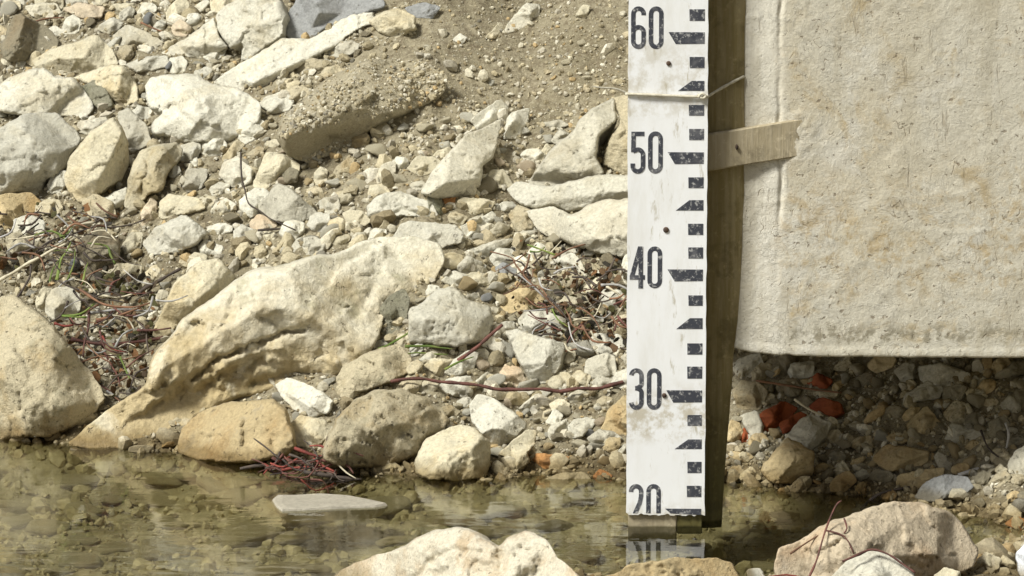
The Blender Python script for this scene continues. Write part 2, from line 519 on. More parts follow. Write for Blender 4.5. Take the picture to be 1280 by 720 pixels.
# ------------------------------------------------------------------ concrete block
CB = 0.024                                            # depth of its front face
def build_block():
    bot_px = [(916, 436), (925, 438), (940, 441), (975, 444), (1050, 446), (1280, 447), (1500, 449), (1800, 452)]
    bx = np.array([on_y(a, 440, CB)[0] for a, b in bot_px])
    bz = np.array([on_y(a, b, CB)[2] for a, b in bot_px])
    x_corner = on_y(974, 200, CB)[0]
    xl_top, xl_bot = on_y(930, 60, CB)[0], on_y(917, 430, CB)[0]
    z_top = 0.78
    nu, nv = 330, 300
    us = np.concatenate([np.linspace(0, 1, 260)**1.0*0.62, np.linspace(0.62, 1, nu-259)[1:]])
    verts = np.zeros((nv, nu, 3))
    x_right = 0.95
    vs = np.concatenate([np.linspace(0, 0.62, 250), np.linspace(0.62, 1, nv-249)[1:]])
    for j, v in enumerate(vs):
        z0 = v
        xl = xl_bot + (xl_top-xl_bot)*min(1, v/0.45)
        x = xl + (x_right-xl)*us**1.5
        zb = np.interp(x, bx, bz)+0.0003*fbm(np.column_stack([x*55, 0*x, 0*x]), 51, 4)+0.0018*np.maximum(0, fbm(np.column_stack([x*90, 0*x, 0*x]), 53, 2)-0.55)
        z = zb + (z_top-zb)*v
        # slanted, slightly rounded left edge
        t = np.clip((x_corner-x)/max(1e-6, x_corner-xl), 0, 1)
        y = CB + 0.0035*t**1.2
        # rounded lip along the bottom
        h = z - zb
        y = y - 0.0007*np.exp(-(h/0.0070)**8) + 0.0006*np.exp(-h/0.0004)
        verts[j, :, 0], verts[j, :, 1], verts[j, :, 2] = x, y, z
    P = verts.reshape(-1, 3)
    n = 0.0003*fbm(P*7, 21, 2) + 0.0003*fbm(P*90, 22, 3)
    rid = np.maximum(0, 0.35-np.abs(fbm(P*np.array((28, 28, 40)), 25, 4)))*0.0016*np.clip(fbm(P*9, 27, 3)-0.1, 0, 1)
    tt = np.clip((P[:, 0]-x_corner)/0.004, -1, 1)
    groove = 0.0020*np.exp(-((P[:, 0]-x_corner-0.0035*fbm(P*22, 29, 4))/0.0020)**2)*np.clip(0.5+1.3*fbm(P*14, 35, 2), 0, 1.2)*np.clip((P[:, 2]-0.17)/0.1, 0, 1)
    le = on_y(1003, 173, CB)
    dl = np.hypot((P[:, 0]-le[0])/0.012, (P[:, 2]-le[2])/0.023)
    groove = groove-0.0012*np.exp(-dl**4)*(1+0.6*fbm(P*160, 37, 3))
    P[:, 1] += -n - rid + groove
    P[:, 0] += 0.0012*fbm(P*60, 33, 3)*(np.tile(np.arange(nu), nv) < 6)
    ii = np.arange(nu*nv).reshape(nv, nu)
    faces = list(np.stack([ii[:-1, :-1], ii[:-1, 1:], ii[1:, 1:], ii[1:, :-1]], -1).reshape(-1, 4))
    # the body behind the front: bottom, left, top and right sides back to the bank
    loop = list(ii[0, :]) + list(ii[1:, -1]) + list(ii[-1, -2::-1]) + list(ii[-2:0:-1, 0])
    base = len(P)
    back = []
    for k in loop:
        p = P[k].copy()
        s = np.clip(1-(p[0]-x_corner)/0.10, 0, 1)
        p[0] += 0.045*s
        p[1] = 0.80
        back.append(p)
    P = np.vstack([P, np.array(back)])
    m = len(loop)
    for k in range(m):
        q = (k+1) % m
        faces.append((loop[q], loop[k], base+k, base+q))
    faces.append(tuple(base+k for k in range(m-1, -1, -1)))
    org = np.array((0.45, 0.3, 0.12))
    me = mesh_from('concrete_block', P-org, faces)
    for p in me.polygons[-(m+1):]:
        p.use_smooth = False
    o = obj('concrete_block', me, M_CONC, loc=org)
    tag(o, 'large rough cream concrete block hanging over the dark rubble', 'block')
    return o
block = build_block()
def build_shade_box():
    # unseen box added behind the gauge post to shade the gap under the block
    xa, xb = on_y(856, 300, 0)[0], on_y(1010, 300, 0)[0]
    z0 = on_y(960, 446, CB)[2]+0.006
    bm = bmesh.new()
    bmesh.ops.create_cube(bm, size=1.0)
    for v in bm.verts:
        v.co = (xa+(v.co.x+0.5)*(xb-xa), 0.072+(v.co.y+0.5)*0.70, z0+(v.co.z+0.5)*(0.775-z0))
    bmesh.ops.bevel(bm, geom=bm.edges[:], offset=0.004, segments=2, affect='EDGES')
    bmesh.ops.translate(bm, verts=bm.verts, vec=(-0.45, -0.3, -0.12))
    me = bpy.data.meshes.new('added_shade_box')
    bm.to_mesh(me)
    bm.free()
    obj('added_shade_box', me, M_CONC, block)
build_shade_box()

# ------------------------------------------------------------------ staff gauge: post, backing board, white plate, numerals, marks
def strip_mesh(pts, width, closed, y, t, cut_z=None):
    """flat stroke of even width along (x, z) points, with a little thickness"""
    pts = [np.array(p, float) for p in pts]
    n = len(pts)
    L, R = [], []
    for i in range(n):
        a = pts[(i-1) % n] if (closed or i > 0) else pts[i]
        b = pts[(i+1) % n] if (closed or i < n-1) else pts[i]
        d = b-a
        d = d/(np.linalg.norm(d)+1e-12)
        nn = np.array((-d[1], d[0]))
        L.append(pts[i]+nn*width/2)
        R.append(pts[i]-nn*width/2)
    bm = bmesh.new()
    fl = [bm.verts.new((p[0], y, p[1])) for p in L]
    fr = [bm.verts.new((p[0], y, p[1])) for p in R]
    bl = [bm.verts.new((p[0], y+t, p[1])) for p in L]
    br = [bm.verts.new((p[0], y+t, p[1])) for p in R]
    for i in range(n if closed else n-1):
        j = (i+1) % n
        for q in ((fl[i], fl[j], fr[j], fr[i]), (bl[j], bl[i], br[i], br[j]), (fl[j], fl[i], bl[i], bl[j]), (fr[i], fr[j], br[j], br[i])):
            try:
                bm.faces.new(q)
            except ValueError:
                pass
    if not closed:
        bm.faces.new((fl[0], fr[0], br[0], bl[0]))
        bm.faces.new((fl[-1], bl[-1], br[-1], fr[-1]))
    if cut_z is not None:
        bmesh.ops.bisect_plane(bm, geom=bm.verts[:]+bm.edges[:]+bm.faces[:], plane_co=(0, 0, cut_z), plane_no=(0, 0, -1), clear_outer=True)
    bmesh.ops.recalc_face_normals(bm, faces=bm.faces)
    me = bpy.data.meshes.new('stroke')
    bm.to_mesh(me)
    bm.free()
    return me

def arc(cx, cy, rx, ry, a0, a1, n=10):
    return [(cx+rx*math.cos(math.radians(a0+(a1-a0)*k/n)), cy+ry*math.sin(math.radians(a0+(a1-a0)*k/n))) for k in range(n+1)]

# strokes in a box 19 wide and 51 high (origin in its centre, y up), stroke 6
def digit_strokes(d):
    r = 6.4
    if d == '0':
        return [(arc(0, 16, r, r, 0, 180)+arc(0, -16, r, r, 180, 360), True)]
    if d == '6':
        return [(arc(0, 16, r, r, -12, 180)+[(-r, 0)]+arc(0, -16, r, r, 180, 360)+[(r, -5)], False), (arc(0, -5.2, r, 5.8, -4, 172), False)]
    if d == '5':
        return [([(8.0, 22), (-8.2, 22)], False), ([(-5.4, 22), (-5.7, 0.5)], False), ([(-6, 1.5)]+arc(0, -3, r, 6.5, 120, 0)+[(r, -10)]+arc(0, -16, r, r, 0, -180)+[(-r, -13)], False)]
    if d == '4':
        return [([(3.6, 24.5), (-7.0, -12)], False), ([(-9.5, -12), (9.5, -12)], False), ([(4.2, 25), (4.2, -25)], False)]
    if d == '3':
        return [(arc(-0.5, 16, r, r, 175, 0)+[(r-0.5, 9)]+arc(-2, 7, 8, 6, 0, -90), False), (arc(-2, -4.5, 8, 5.5, 90, 0)+[(r-0.5, -12)]+arc(-0.5, -16, r, r, 0, -175), False)]
    if d == '2':
        return [(arc(-0.3, 16, r, r, 185, 0)+[(r-0.3, 10), (4.4, 2), (-5.4, -19.5)], False), ([(-8, -22.3), (8.5, -22.3)], False)]

PL_T = 0.0025
x_l = on_y(784, 350, 0)[0]
x_r = on_y(883, 350, 0)[0]
z_bot = on_y(830, 642, 0)[2]
z_top = 0.50
gauge = empty('staff_gauge', (x_l+0.03, 0.01, -0.036))
GO = np.array((x_l+0.03, 0.01, -0.036))
tag(gauge, 'white staff gauge with black numerals 60 to 20 on a wooden post', 'gauge')

def gobj(name, verts, faces, mat, parent=gauge, smooth=False, bevel=0.0, off=None):
    me = mesh_from(name, np.array(verts)-(GO if off is None else off), faces, smooth)
    if bevel:
        bm = bmesh.new()
        bm.from_mesh(me)
        bmesh.ops.bevel(bm, geom=bm.edges[:], offset=bevel, segments=2, affect='EDGES')
        bm.to_mesh(me)
        bm.free()
    return obj(name, me, mat, parent)

BOXF = [(0, 3, 2, 1), (4, 5, 6, 7), (0, 1, 5, 4), (1, 2, 6, 5), (2, 3, 7, 6), (3, 0, 4, 7)]
def boxv(x0, x1, y0, y1, z0, z1):
    return [(x0, y0, z0), (x1, y0, z0), (x1, y1, z0), (x0, y1, z0), (x0, y0, z1), (x1, y0, z1), (x1, y1, z1), (x0, y1, z1)]

# plate with chipped lower edge: grid so the lower border can be ragged
nu, nv = 60, 220
pv = []
for j in range(nv):
    for i in range(nu):
        x = x_l+(x_r-x_l)*i/(nu-1)
        z = z_bot+(z_top-z_bot)*j/(nv-1)
        if j == 0:
            z += 0.0011*float(vnoise(np.array([[i*0.45, 0, 0]]), 5)[0]) - 0.0012*i/(nu-1)
        y = 0.0
        if i in (0, nu-1):
            x += 0.00035*float(vnoise(np.array([[j*0.2, i, 0]]), 6)[0])
        pv.append((x, y, z))
pf = [(j*nu+i, j*nu+i+1, (j+1)*nu+i+1, (j+1)*nu+i) for j in range(nv-1) for i in range(nu-1)]
pm = mesh_from('plate', np.array(pv)-GO, pf, False)
bm = bmesh.new()
bm.from_mesh(pm)
bmesh.ops.solidify(bm, geom=bm.faces[:], thickness=PL_T)
lo = min(v.co.y for v in bm.verts)
sh = (-GO[1]-0.0008) - lo
for v in bm.verts:
    v.co.y += sh
bm.to_mesh(pm)
bm.free()
plate = obj('plate', pm, M_PLATE, gauge)

def plate_y(z):
    return -0.0008

def px_x(px):
    return on_y(px, 350, 0)[0]
def px_z(py):
    return on_y(640, py, 0)[2]

UNIT = (px_x(883)-px_x(784))/99.0
def numeral(text, py_c, cut=None):
    for k, ch in enumerate(text):
        cx = px_x(796.5+21.8*k)
        cz = px_z(py_c)
        for si, (pts, closed) in enumerate(digit_strokes(ch)):
            P = [(cx+a*UNIT*1.0, cz+b*UNIT*1.055) for a, b in pts]
            me = strip_mesh(P, 5.6*UNIT, closed, plate_y(cz)-0.00022-0.00006*si, 0.0008, cut)
            me.transform(Matrix.Translation(-Vector(GO)))
            yield ch, me
NAMES = {'0': 'digit_zero', '2': 'digit_two', '3': 'digit_three', '4': 'digit_four', '5': 'digit_five', '6': 'digit_six'}
for text, py in (('60', 34.5), ('50', 190.5), ('40', 334), ('30', 486), ('20', 630.5)):
    cut = z_bot+0.0005 if text == '20' else None
    meshes = {}
    for ch, me in numeral(text, py, cut):
        if ch in meshes:
            bm = bmesh.new()
            bm.from_mesh(meshes[ch])
            bm.from_mesh(me)
            bm.to_mesh(meshes[ch])
            bm.free()
        else:
            meshes[ch] = me
    for ch, me in meshes.items():
        obj(NAMES[ch], me, M_MARK, plate)

def mark(poly):
    P = [(px_x(a), px_z(b)) for a, b in poly]
    zc = sum(p[1] for p in P)/len(P)
    y0 = plate_y(zc)-0.00022
    n = len(P)
    v = [(p[0], y0, p[1]) for p in P]+[(p[0], y0+0.0008, p[1]) for p in P]
    f = [tuple(range(n)), tuple(range(2*n-1, n-1, -1))]+[(i, n+i, n+(i+1) % n, (i+1) % n) for i in range(n)]
    me = mesh_from('tick_mark', np.array(v)-GO, f, False)
    obj('tick_mark', me, M_MARK, plate)

LONG = [(40, 55), (190, 205), (336.5, 351.5), (487.5, 503), (635.5, 645)]
SHORT = [(-20, -6), (11.5, 26), (71, 85), (131, 144.5), (161, 175), (221.5, 235), (279.5, 293.5), (309, 323), (369, 382), (429, 443), (458, 473), (518.5, 532), (577, 591), (607, 621)]
WEDGE = [(-49, -36), (101, 113.5), (250, 263), (397.5, 411), (549, 561)]
for a, b in LONG:
    jj = random.uniform(-0.6, 0.6)
    mark([(834+jj, a), (843+jj, b), (878.5, b-0.4), (878.5, a+0.3)] if b < 640 else [(833, a), (840, 641.5), (878.5, 643.5), (878.5, a+0.3)])
for a, b in SHORT:
    jj = random.uniform(-0.7, 0.7)
    mark([(860+jj, a), (860.4+jj, b), (878.5, b), (878.5, a)])
for a, b in WEDGE:
    jj = random.uniform(-1.0, 1.0)
    mark([(845+jj, b), (878.5, b), (878.5, a), (862+jj, a)])

# nail heads on the plate (the last one rusty beside 30)
def nail(px, py, rpx):
    c = np.array((px_x(px), 0, px_z(py)))
    y0 = plate_y(c[2])-0.0011
    v, f, n = [], [], 12
    for rr, dy in ((1.0, 0.0012), (1.0, 0.0002), (0.55, -0.0003)):
        for k in range(n):
            a = 2*math.pi*k/n
            v.append((c[0]+rpx*UNIT*rr*math.cos(a), y0+dy, c[2]+rpx*UNIT*rr*math.sin(a)))
    for r_ in range(2):
        for k in range(n):
            f.append((r_*n+k, r_*n+(k+1) % n, (r_+1)*n+(k+1) % n, (r_+1)*n+k))
    f.append(tuple(2*n+k for k in range(n)))
    obj('nail', mesh_from('nail', np.array(v)-GO, f, True), M_RUST, plate)
nail(834, 79, 3.0)
nail(832, 287, 3.6)
nail(831, 494, 3.0)

# backing board, visible below the plate's chipped edge, standing in the water
gobj('backing_board', boxv(px_x(787), px_x(848), 0.0022, 0.0125, -0.02, z_top-0.01), BOXF, M_BACK, bevel=0.0008)

# tapering post: loft of sections, with a chamfered right edge
rows = [(-140, 929), (60, 929), (200, 929), (310, 928), (380, 924), (440, 919), (520, 913), (600, 907), (662, 904), (700, 902)]
PY0, PY1 = 0.0225, 0.062
prof_v, prof_f = [], []
NSEC = 90
pys = np.linspace(-140, 700, NSEC)
pys = np.linspace(-140, 660, NSEC)
for k, py in enumerate(pys):
    xr = on_y(np.interp(py, [r[0] for r in rows], [r[1] for r in rows]), 350, PY0)[0]
    z = on_y(640, py, PY0)[2]
    w = 0.0006*float(vnoise(np.array([[z*60, 1.5, 0.0]]), 41)[0])
    xa = px_x(840)
    sec = [(xa, PY0), (xr-0.0085+w, PY0), (xr-0.007+w, PY0+0.0004), (xr+w, PY0+0.004), (xr+0.0003+w, PY0+0.006), (xr-0.002, PY1), (xa, PY1)]
    for a, b in sec:
        prof_v.append((a, b, z))
S = 7
for k in range(NSEC-1):
    for i in range(S):
        j = (i+1) % S
        prof_f.append((k*S+i, (k+1)*S+i, (k+1)*S+j, k*S+j))
prof_f.append(tuple(range(S)))
prof_f.append(tuple((NSEC-1)*S+i for i in range(S-1, -1, -1)))
post = gobj('post', prof_v, prof_f, M_POST)
# spacer strip joining plate edge and post (dark edge seen beside the plate low down)
gobj('spacer', boxv(px_x(848.5), px_x(880), 0.0022, PY0+0.003, -0.006, px_z(222)), BOXF, M_POST, bevel=0.0006)

# ------------------------------------------------------------------ lath between post and block
def build_lath():
    a_t, a_b = on_y(872, 170, 0.0128), on_y(872, 216, 0.0128)
    b_t, b_b = on_y(1040, 142, 0.0268), on_y(1036, 190, 0.0268)
    th = np.array((0, 0.0095, 0))
    nl = 24
    v, f = [], []
    for k in range(nl):
        s = k/(nl-1)
        jit = 0.0003*float(vnoise(np.array([[k*0.6, 3, 1]]), 8)[0])
        t_, b_ = a_t+(b_t-a_t)*s, a_b+(b_b-a_b)*s
        e = np.array((0, 0.0011, 0))
        up = np.array((0, 0, 0.0011))
        for p in (b_+e+(0, 0, jit), b_+up, t_-up, t_+e-(0, 0, jit), t_+th, b_+th):
            v.append(p)
    for k in range(nl-1):
        for i in range(6):
            j = (i+1) % 6
            f.append((k*6+i, (k+1)*6+i, (k+1)*6+j, k*6+j))
    f.append(tuple(range(5, -1, -1)))
    f.append(tuple((nl-1)*6+i for i in range(6)))
    org = (a_t+b_b)/2
    root = empty('wooden_lath', org)
    tag(root, 'short grey wooden lath running from the gauge post into the concrete', 'lath')
    me = mesh_from('lath_board', np.array(v)-org, f, False)
    bm_ = bmesh.new()
    bm_.from_mesh(me)
    bmesh.ops.recalc_face_normals(bm_, faces=bm_.faces)
    bm_.to_mesh(me)
    bm_.free()
    obj('lath_board', me, M_LATH, root)
    # a nail in the lath
    nn, nf = [], []
    cc = on_y(921, 184, 0.0150)
    for rr, dy in ((1.0, 0.002), (1.0, -0.0003), (0.5, -0.0006)):
        for k in range(10):
            a = 2*math.pi*k/10
            nn.append(cc+np.array((0.0011*rr*math.cos(a), dy, 0.0022*rr*math.sin(a))))
    for r_ in range(2):
        for k in range(10):
            nf.append((r_*10+k, r_*10+(k+1) % 10, (r_+1)*10+(k+1) % 10, (r_+1)*10+k))
    nf.append(tuple(range(20, 30)))
    obj('nail', mesh_from('nail', np.array(nn)-org, nf), M_RUST, root)
build_lath()

# ------------------------------------------------------------------ tubes: twine, roots, twigs, blades
def tube_mesh(pts, r0, r1, sides=7, rough=0.12, seed=0, flat=1.0, sub=4, org=None):
    pts = np.array(pts, float)
    # Catmull-Rom
    Q = []
    n = len(pts)
    for i in range(n-1):
        p0, p1, p2, p3 = pts[max(i-1, 0)], pts[i], pts[i+1], pts[min(i+2, n-1)]
        for k in range(sub):
            t = k/sub
            Q.append(0.5*((2*p1)+(-p0+p2)*t+(2*p0-5*p1+4*p2-p3)*t*t+(-p0+3*p1-3*p2+p3)*t**3))
    Q.append(pts[-1])
    Q = np.array(Q)
    m = len(Q)
    v, f = [], []
    for i in range(m):
        d = Q[min(i+1, m-1)]-Q[max(i-1, 0)]
        d = d/(np.linalg.norm(d)+1e-12)
        a = np.cross(d, FWD)
        a = a/(np.linalg.norm(a)+1e-9)
        b = np.cross(d, a)
        rr = (r0+(r1-r0)*i/(m-1))*(1+rough*math.sin(i*1.7+seed)+rough*0.7*math.sin(i*0.63+seed*2.1))
        for k in range(sides):
            an = 2*math.pi*k/sides
            v.append(Q[i]+a*rr*math.cos(an)+b*rr*flat*math.sin(an))
    for i in range(m-1):
        for k in range(sides):
            j = (k+1) % sides
            f.append((i*sides+k, i*sides+j, (i+1)*sides+j, (i+1)*sides+k))
    f.append(tuple(range(sides-1, -1, -1)))
    f.append(tuple((m-1)*sides+k for k in range(sides)))
    v = np.array(v)
    if org is not None:
        v = v-org
    return mesh_from('strand', v, f)

tw_pts = [on_y(838, 100, PY1+0.001)+np.array((0, 0, 0.004)), on_y(790, 114, 0.03), on_y(783.5, 117, 0.010), on_y(782.8, 117.5, 0.003), on_y(786, 117.5, -0.0022),
          on_y(830, 119.5, -0.0026), on_y(872, 121, -0.0026), on_y(883.5, 120.5, -0.0018), on_y(885.5, 120, 0.004), on_y(897, 113, 0.014), on_y(915, 103, 0.0215),
          on_y(927, 97, 0.0235), on_y(931, 95, 0.032), on_y(930, 92, 0.05), on_y(915, 92, PY1+0.002), on_y(838, 100, PY1+0.001)+np.array((0, 0, 0.004))]
twine = empty('twine_tie', tw_pts[5])
tag(twine, 'pale string tied round the white plate and its post', 'string')
obj('string_loop', tube_mesh(tw_pts, 0.00115, 0.00115, 8, 0.10, 1, org=tw_pts[5]), M_TWINE, twine)
obj('string_end', tube_mesh([on_y(784, 117.2, -0.0005), on_y(779, 114, 0.0), on_y(768, 110.5, 0.002), on_y(752, 109.5, 0.004), on_y(741, 108, 0.006)], 0.0009, 0.0006, 7, 0.1, 3, org=tw_pts[5]), M_TWINE, twine)
kn = [on_y(872, 118, -0.0030), on_y(878, 123, -0.0042), on_y(882, 120, -0.0040), on_y(877, 117, -0.0042), on_y(873, 122, -0.0036)]
obj('knot', tube_mesh(kn, 0.0011, 0.0011, 7, 0.1, 2, org=tw_pts[5]), M_TWINE, twine)

# ------------------------------------------------------------------ rocks
def poly_dist(P, poly):
    A = poly
    B = np.roll(poly, -1, 0)
    out = np.full(len(P), 1e9)
    for s in range(0, len(P), 4000):
        p = P[s:s+4000]
        d = B-A
        t = ((p[:, None, :]-A[None])*d[None]).sum(-1)/((d*d).sum(-1)[None]+1e-9)
        t = np.clip(t, 0, 1)
        q = A[None]+d[None]*t[..., None]-p[:, None, :]
        out[s:s+4000] = np.sqrt((q*q).sum(-1).min(1))
    return out

def inside(P, poly):
    x, y = P[:, 0], P[:, 1]
    c = np.zeros(len(P), bool)
    n = len(poly)
    for i in range(n):
        x0, y0 = poly[i]
        x1, y1 = poly[(i+1) % n]
        k = ((y0 > y) != (y1 > y)) & (x < (x1-x0)*(y-y0)/(y1-y0+1e-12)+x0)
        c ^= k
    return c

def seg_dist(P, pts):
    out = np.full(len(P), 1e9)
    for a, b in zip(pts[:-1], pts[1:]):
        a, b = np.array(a, float), np.array(b, float)
        d = b-a
        t = np.clip(((P-a)*d).sum(1)/(d@d+1e-9), 0, 1)
        q = a+d*t[:, None]-P
        out = np.minimum(out, np.sqrt((q*q).sum(1)))
    return out

OUTLINES = []
def rock(label, mat, pts, h=1.0, tilt=56.0, planes=None, strokes=(), rough=1.0, name='limestone_rock', cat='rock', group='pale rocks on the bank', round_=0.14, base=None, lift=0.0, zplane=None, facets=None, seed=None, crumb=0.0):
    seed = seed if seed is not None else len(OUTLINES)+11
    r = np.random.default_rng(seed*7919+5)
    poly = np.array([tuple(map(float, q.split(','))) for q in pts.split()])
    OUTLINES.append(poly.copy())
    # cut the corners a little, then resample and roughen the outline
    nxt = np.roll(poly, -1, 0)
    poly = np.stack([poly*0.9+nxt*0.1, poly*0.1+nxt*0.9], 1).reshape(-1, 2)
    area = 0.5*abs(np.sum(poly[:, 0]*np.roll(poly[:, 1], -1)-np.roll(poly[:, 0], -1)*poly[:, 1]))
    size = math.sqrt(area)
    s = min(max(size/36, 1.5), 2.9)
    seg = np.linalg.norm(np.roll(poly, -1, 0)-poly, axis=1)
    out = []
    for i in range(len(poly)):
        k = max(1, int(round(seg[i]/s)))
        for j in range(k):
            out.append(poly[i]+(poly[(i+1) % len(poly)]-poly[i])*j/k)
    ring = np.array(out)
    tan = np.roll(ring, -1, 0)-np.roll(ring, 1, 0)
    nor = np.stack([tan[:, 1], -tan[:, 0]], 1)/(np.linalg.norm(tan, axis=1)[:, None]+1e-9)
    q3 = np.column_stack([ring, np.full(len(ring), seed*3.7)])
    ring = ring + nor*(size*0.022*fbm(q3/(size*0.22), seed, 3)+0.5*fbm(q3/5.0, seed+3, 2))[:, None]
    lo, hi = ring.min(0), ring.max(0)
    gxx, gyy = np.meshgrid(np.arange(lo[0], hi[0], s), np.arange(lo[1], hi[1], s*0.9))
    gxx[::2] += s*0.5
    grid = np.column_stack([gxx.ravel(), gyy.ravel()]) + r.uniform(-0.2, 0.2, (gxx.size, 2))*s
    grid = grid[inside(grid, ring)]
    if len(grid):
        grid = grid[poly_dist(grid, ring) > 0.55*s]
    n = len(ring)
    vv = [Vector(p) for p in ring]+[Vector(p) for p in grid]
    V2, E2, F2, *_ = geometry.delaunay_2d_cdt(vv, [(i, (i+1) % n) for i in range(n)], [], 1, 1e-4)
    Q = np.array([tuple(v) for v in V2])
    d = poly_dist(Q, ring)
    dmax = d.max()
    c = Q[np.argmax(d)]
    H = h*dmax*1.08
    w = round_*dmax
    e = H*np.sqrt(np.maximum(0, 1-(1-np.minimum(d/w, 1))**2))*1.15
    sheets = [e]
    if planes:
        for (x, y, hh, gx_, gy_) in planes:
            sheets.append(hh+1.5*gx_*(Q[:, 0]-x)+1.5*gy_*(Q[:, 1]-y))
        for k in range(4):
            th = r.uniform(0, 6.28)
            u = np.array((math.cos(th), math.sin(th)))
            pr = (Q-c)@u
            sheets.append(H*r.uniform(0.7, 1.0)-r.uniform(0.6, 1.6)*(pr-pr.max()*r.uniform(0.3, 0.7)))
    else:
        K = facets or int(r.integers(6, 10))
        a0 = r.uniform(0, 6.28)
        rel = Q-c
        top = H*r.uniform(0.72, 0.95)
        sheets.append(top+(rel@r.normal(0, 0.22, 2)))
        for k in range(K):
            th = a0+2*math.pi*(k+r.uniform(-0.35, 0.35))/K
            u = np.array((math.cos(th), math.sin(th)))
            pr = rel@u
            ext = max(pr.max(), 1e-3)
            m = r.uniform(0.4, 2.0)*min(1.0, 1.6*dmax/ext)
            sheets.append(top*r.uniform(0.85, 1.02)-m*(pr-ext*r.uniform(-0.1, 0.6)))
    S = np.array(sheets)
    # hinge folds: shallow creases and arrises running across the faces
    fold = np.zeros(len(Q))
    for _ in range(11):
        th = r.uniform(0, 6.28)
        u = np.array((math.cos(th), math.sin(th)))
        p0 = Q[int(r.integers(len(Q)))]
        fold += r.choice((-1, -1, 1))*r.uniform(0.08, 0.38)*min(rough, 1.2)*np.maximum(0, np.minimum((Q-p0)@u, dmax*0.8))
    S[1:] += np.clip(fold-np.median(fold), -0.4*H, 0.35*H)[None]
    k = max(0.006*H, 0.15)
    mn = S.min(0)
    hh = mn-k*np.log(np.exp(-(S-mn)/k).sum(0))
    p3 = np.column_stack([Q, np.full(len(Q), seed*5.1)])
    fade = np.minimum(1, d/(0.16*dmax+0.5))
    hh = hh+fade*rough*(H*0.035*fbm(p3/(dmax*0.62), seed+5, 3)+H*0.022*(0.5-np.abs(fbm(p3/(dmax*0.30+1), seed+7, 3)))+0.9*(0.4-np.abs(fbm(p3/7.0, seed+8, 3)))+0.3*fbm(p3/3.5, seed+9, 1))
    # fracture plates: patches that sit a little higher, lower or tilted, with crisp borders
    M = int(np.clip(size/8, 4, 30))
    site = Q[r.integers(len(Q), size=M)]
    warp = Q+size*0.05*np.column_stack([fbm(p3/(size*0.12+2), seed+51, 3), fbm(p3/(size*0.12+2), seed+53, 3)])
    near_ = ((warp[:, None, :]-site[None])**2*np.array((1.0, 1.5))).sum(-1).argmin(1)
    amp_ = min(rough, 1.2)*H
    plate_ = (r.normal(0, 0.030, M)*amp_)[near_]+((Q-site[near_])*r.normal(0, 0.13*min(rough, 1.2), (M, 2))[near_]).sum(1)
    hh = hh+fade*np.clip(plate_, -0.10*H, 0.10*H)
    if crumb:
        hh = hh+fade*crumb*(0.55*fbm(p3/22.0, seed+31, 4, 0.6)-0.5*np.abs(fbm(p3*np.array((1.0, 1.7, 1.0))/16.0, seed+33, 3)))
    crack = np.abs(fbm(p3/(dmax*0.8), seed+12, 3))
    hh = hh-fade*rough*H*0.09*np.exp(-(crack/0.035)**2)*(fbm(p3/(dmax*1.2), seed+14, 2) > 0.05)
    for pts_, amp, wid in strokes:
        wob = 1+0.5*fbm(p3/8.0, seed+15, 2)
        hh = hh+fade*amp*np.exp(-(seg_dist(Q+3.0*np.column_stack([fbm(p3/9.0, seed+41, 2), fbm(p3/9.0, seed+43, 2)]), pts_)/(wid*np.clip(wob, 0.35, 2)))**1.5)
    hh = np.maximum(hh, 0.02*d)
    # the plane the outline stands in: through the foot line on the ground, leaning back
    xs = np.linspace(lo[0]+0.06*(hi[0]-lo[0]), hi[0]-0.06*(hi[0]-lo[0]), 24)
    bot = []
    for x in xs:
        m_ = np.abs(ring[:, 0]-x) < max(s*1.5, (hi[0]-lo[0])/20)
        bot.append(ring[m_, 1].max() if m_.any() else hi[1])
    bot = np.array(bot)
    A = np.polyfit(xs, bot, 1)
    slope = float(np.clip(A[0], -0.75, 0.75))
    off = float(np.percentile(bot-slope*xs, 78))
    if base is not None:
        slope, off = base[0], base[1]
    G0 = on_ground(lo[0], slope*lo[0]+off)
    G1 = on_ground(hi[0], slope*hi[0]+off)
    Gm = on_ground(0.5*(lo[0]+hi[0]), slope*0.5*(lo[0]+hi[0])+off)
    if zplane is not None:
        def on_z(x, y):
            d_ = ray(x, y)
            return CAM+d_*((zplane-CAM[2])/d_[2])
        G0, G1 = on_z(lo[0], slope*lo[0]+off), on_z(hi[0], slope*hi[0]+off)
        Gm = 0.5*(G0+G1)
    ev = G1-G0
    wv = np.array((0, math.cos(math.radians(tilt)), math.sin(math.radians(tilt))))
    nv_ = np.cross(ev, wv)
    nv_ /= np.linalg.norm(nv_)
    org = Gm
    D = FWD[None]+RGT[None]*((Q[:, :1]-640)/FPX)+UPV[None]*((360-Q[:, 1:])/FPX)
    t = ((org-CAM)@nv_)/(D@nv_)
    mpp = float(np.mean(t))/FPX
    W = CAM[None]+D*t[:, None]
    du = D/np.linalg.norm(D, axis=1)[:, None]
    F = W-du*(hh+lift)[:, None]*mpp
    W = W-du*lift*mpp
    tri = np.array([f for f in F2])
    # closed back: rings drawn in along the outline
    cnt = {}
    for f in tri:
        for i in range(3):
            a, b = int(f[i]), int(f[(i+1) % 3])
            cnt[(a, b)] = 1
    nx_ = {a: b for (a, b) in cnt if (b, a) not in cnt}
    st = next(iter(nx_))
    loop = [st]
    while nx_.get(loop[-1]) is not None and nx_[loop[-1]] != st and len(loop) <= len(nx_):
        loop.append(nx_[loop[-1]])
    L = W[loop]
    cen = L.mean(0)
    verts = [F]
    faces = [tuple(f) for f in tri]
    prev = loop
    cnt_v = len(F)
    bd = -nv_ if nv_[1] < 0 else nv_
    dep = dmax*mpp*1.25
    nr = max(1, n//60)
